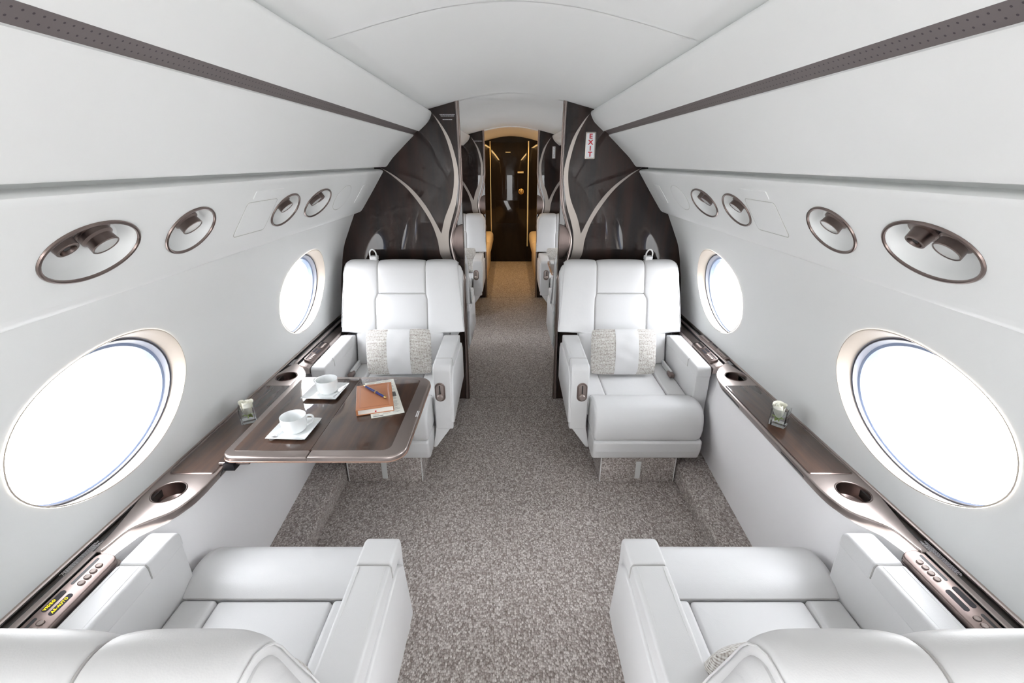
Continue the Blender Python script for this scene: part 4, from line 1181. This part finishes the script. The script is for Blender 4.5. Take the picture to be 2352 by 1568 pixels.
# vases with roses
def vase(x, y, z, rot, hs, ht, label, rlabel, lean):
    o = thing('glass_vase', label, 'vase', (x, y, z), rot, 'cube vases with a rose')
    th = .0042; A = rrect(-hs, hs, -hs, hs, .0022, 3); B = rrect(-hs+th, hs-th, -hs+th, hs-th, .0016, 3); n = len(A)
    V = []; F = []
    for z_, q in ((0, A), (ht, A), (ht, B), (.009, B)):
        V += [(p[0], p[1], z_) for p in q]
    for k in range(3):
        for i in range(n): j = (i+1) % n; F.append((k*n+i, k*n+j, (k+1)*n+j, (k+1)*n+i))
    F.append(tuple(reversed(range(n)))); F.append(tuple(3*n+i for i in range(n)))
    build('vase_glass', V, F, M['glass'], o)
    r = thing('rose', rlabel, 'rose', (x, y, z+.0095), rot+.4, 'white roses')
    cx, cy = lean
    def pos(t): return Vector((cx*t, cy*t, 0))
    st = build('stem', *tube([(0, 0, .001), (cx*.3, cy*.3, .02)], .0022, 8), M['leaf'], r)
    # bud: nested curled petals
    def petal(a0, rad, h0, h1, wid, curl, flare):
        V = []; F = []; nu, nv = 10, 8
        for j in range(nv+1):
            t = j/nv; hh = h0+(h1-h0)*t
            rr = rad*math.sin(min(1, .12+t*.9)*PI*.62)**.8*(1-curl*t*t)+flare*t**6
            for i in range(nu+1):
                s = -1+2*i/nu; a = a0+s*wid*(1-.25*t)
                V.append((rr*math.cos(a)+cx*(.35+.65*t), rr*math.sin(a)+cy*(.35+.65*t), hh-.006*abs(s)**2.5*t))
        for j in range(nv):
            for i in range(nu): k = j*(nu+1)+i; F.append((k, k+1, k+nu+2, k+nu+1))
        return V, F
    rn = random.Random(int(x*1000))
    for k in range(11):
        lv = k/10; f = 1-.62*lv
        build('petal', *petal(k*2.4, .0215*f+.002, .016+.006*lv, .068+.006*lv+(.004 if k < 3 else 0)+rn.uniform(-.002, .002), 1.25-.3*lv, .30, .010 if k < 4 else .002), M['petal'], r)
    for k in range(5):
        a = k*1.26; V = []; F = []
        for j in range(7):
            t = j/6; w = .0062*math.sin(PI*min(1, .15+t*.85)); rr = .004+.020*t
            for s in (-1, 0, 1):
                V.append((rr*math.cos(a)-s*w*math.sin(a)+cx*.4, rr*math.sin(a)+s*w*math.cos(a)+cy*.4, .020-.010*t+.012*t*t*(k % 2)))
        for j in range(6):
            for i in range(2): q = j*3+i; F.append((q, q+1, q+4, q+3))
        build('sepal', V, F, M['leaf'], r)
vase(-.986, 1.482, .6338, math.radians(28), .0255, .062, 'square glass vase on the left ledge beside the table', 'cream white rose in the left vase', (.002, -.004))
vase(.992, 1.460, .6338, math.radians(45), .0270, .066, 'square glass vase on the wood lid of the right ledge', 'cream white rose in the right vase, petals curling open', (-.004, .010))
cup(.50, 1.38+DY, .4, TZ+.0, 'white cup on the second table beyond the right bulkhead')
o = build('folded_napkin', *slab(rrect(-.05, .05, -.06, .06, .004), 0, .012, .003, .003), M['porcelain']); o.location = (.405, 1.60+DY, TZ)
tag(o, 'folded white napkin on the second table beyond the right bulkhead', 'napkin')

# ------------------------------------------------------------------ light
w = bpy.data.worlds.new('daylight'); S.world = w; w.use_nodes = True
bg = w.node_tree.nodes['Background']; bg.inputs[1].default_value = 9.0
_tc = nn(w.node_tree, 'ShaderNodeTexCoord'); _sx = nn(w.node_tree, 'ShaderNodeSeparateXYZ'); _mr = nn(w.node_tree, 'ShaderNodeMapRange')
_mr.inputs['From Min'].default_value = -.15; _mr.inputs['From Max'].default_value = .25
_rp = ramp(w.node_tree, [(0, (.56, .56, .555)), (1, (1.22, 1.245, 1.28))])   # pale apron below the horizon, bright overcast above
w.node_tree.links.new(_tc.outputs['Generated'], _sx.inputs[0]); w.node_tree.links.new(_sx.outputs['Z'], _mr.inputs['Value'])
w.node_tree.links.new(_mr.outputs[0], _rp.inputs['Fac']); w.node_tree.links.new(_rp.outputs['Color'], bg.inputs[0])
S.view_settings.view_transform = 'Standard'; S.view_settings.look = 'None'
S.view_settings.exposure = .48; S.view_settings.gamma = 1; S.view_settings.use_curve_mapping = False
S.cycles.use_adaptive_sampling = True; S.cycles.adaptive_threshold = .06; S.cycles.adaptive_min_samples = 20
S.cycles.max_bounces = 9; S.cycles.diffuse_bounces = 7; S.cycles.glossy_bounces = 5; S.cycles.transmission_bounces = 8; S.cycles.transparent_max_bounces = 12
S.cycles.caustics_reflective = False; S.cycles.caustics_refractive = False
S.cycles.sample_clamp_indirect = 8
S.cycles.use_light_tree = False
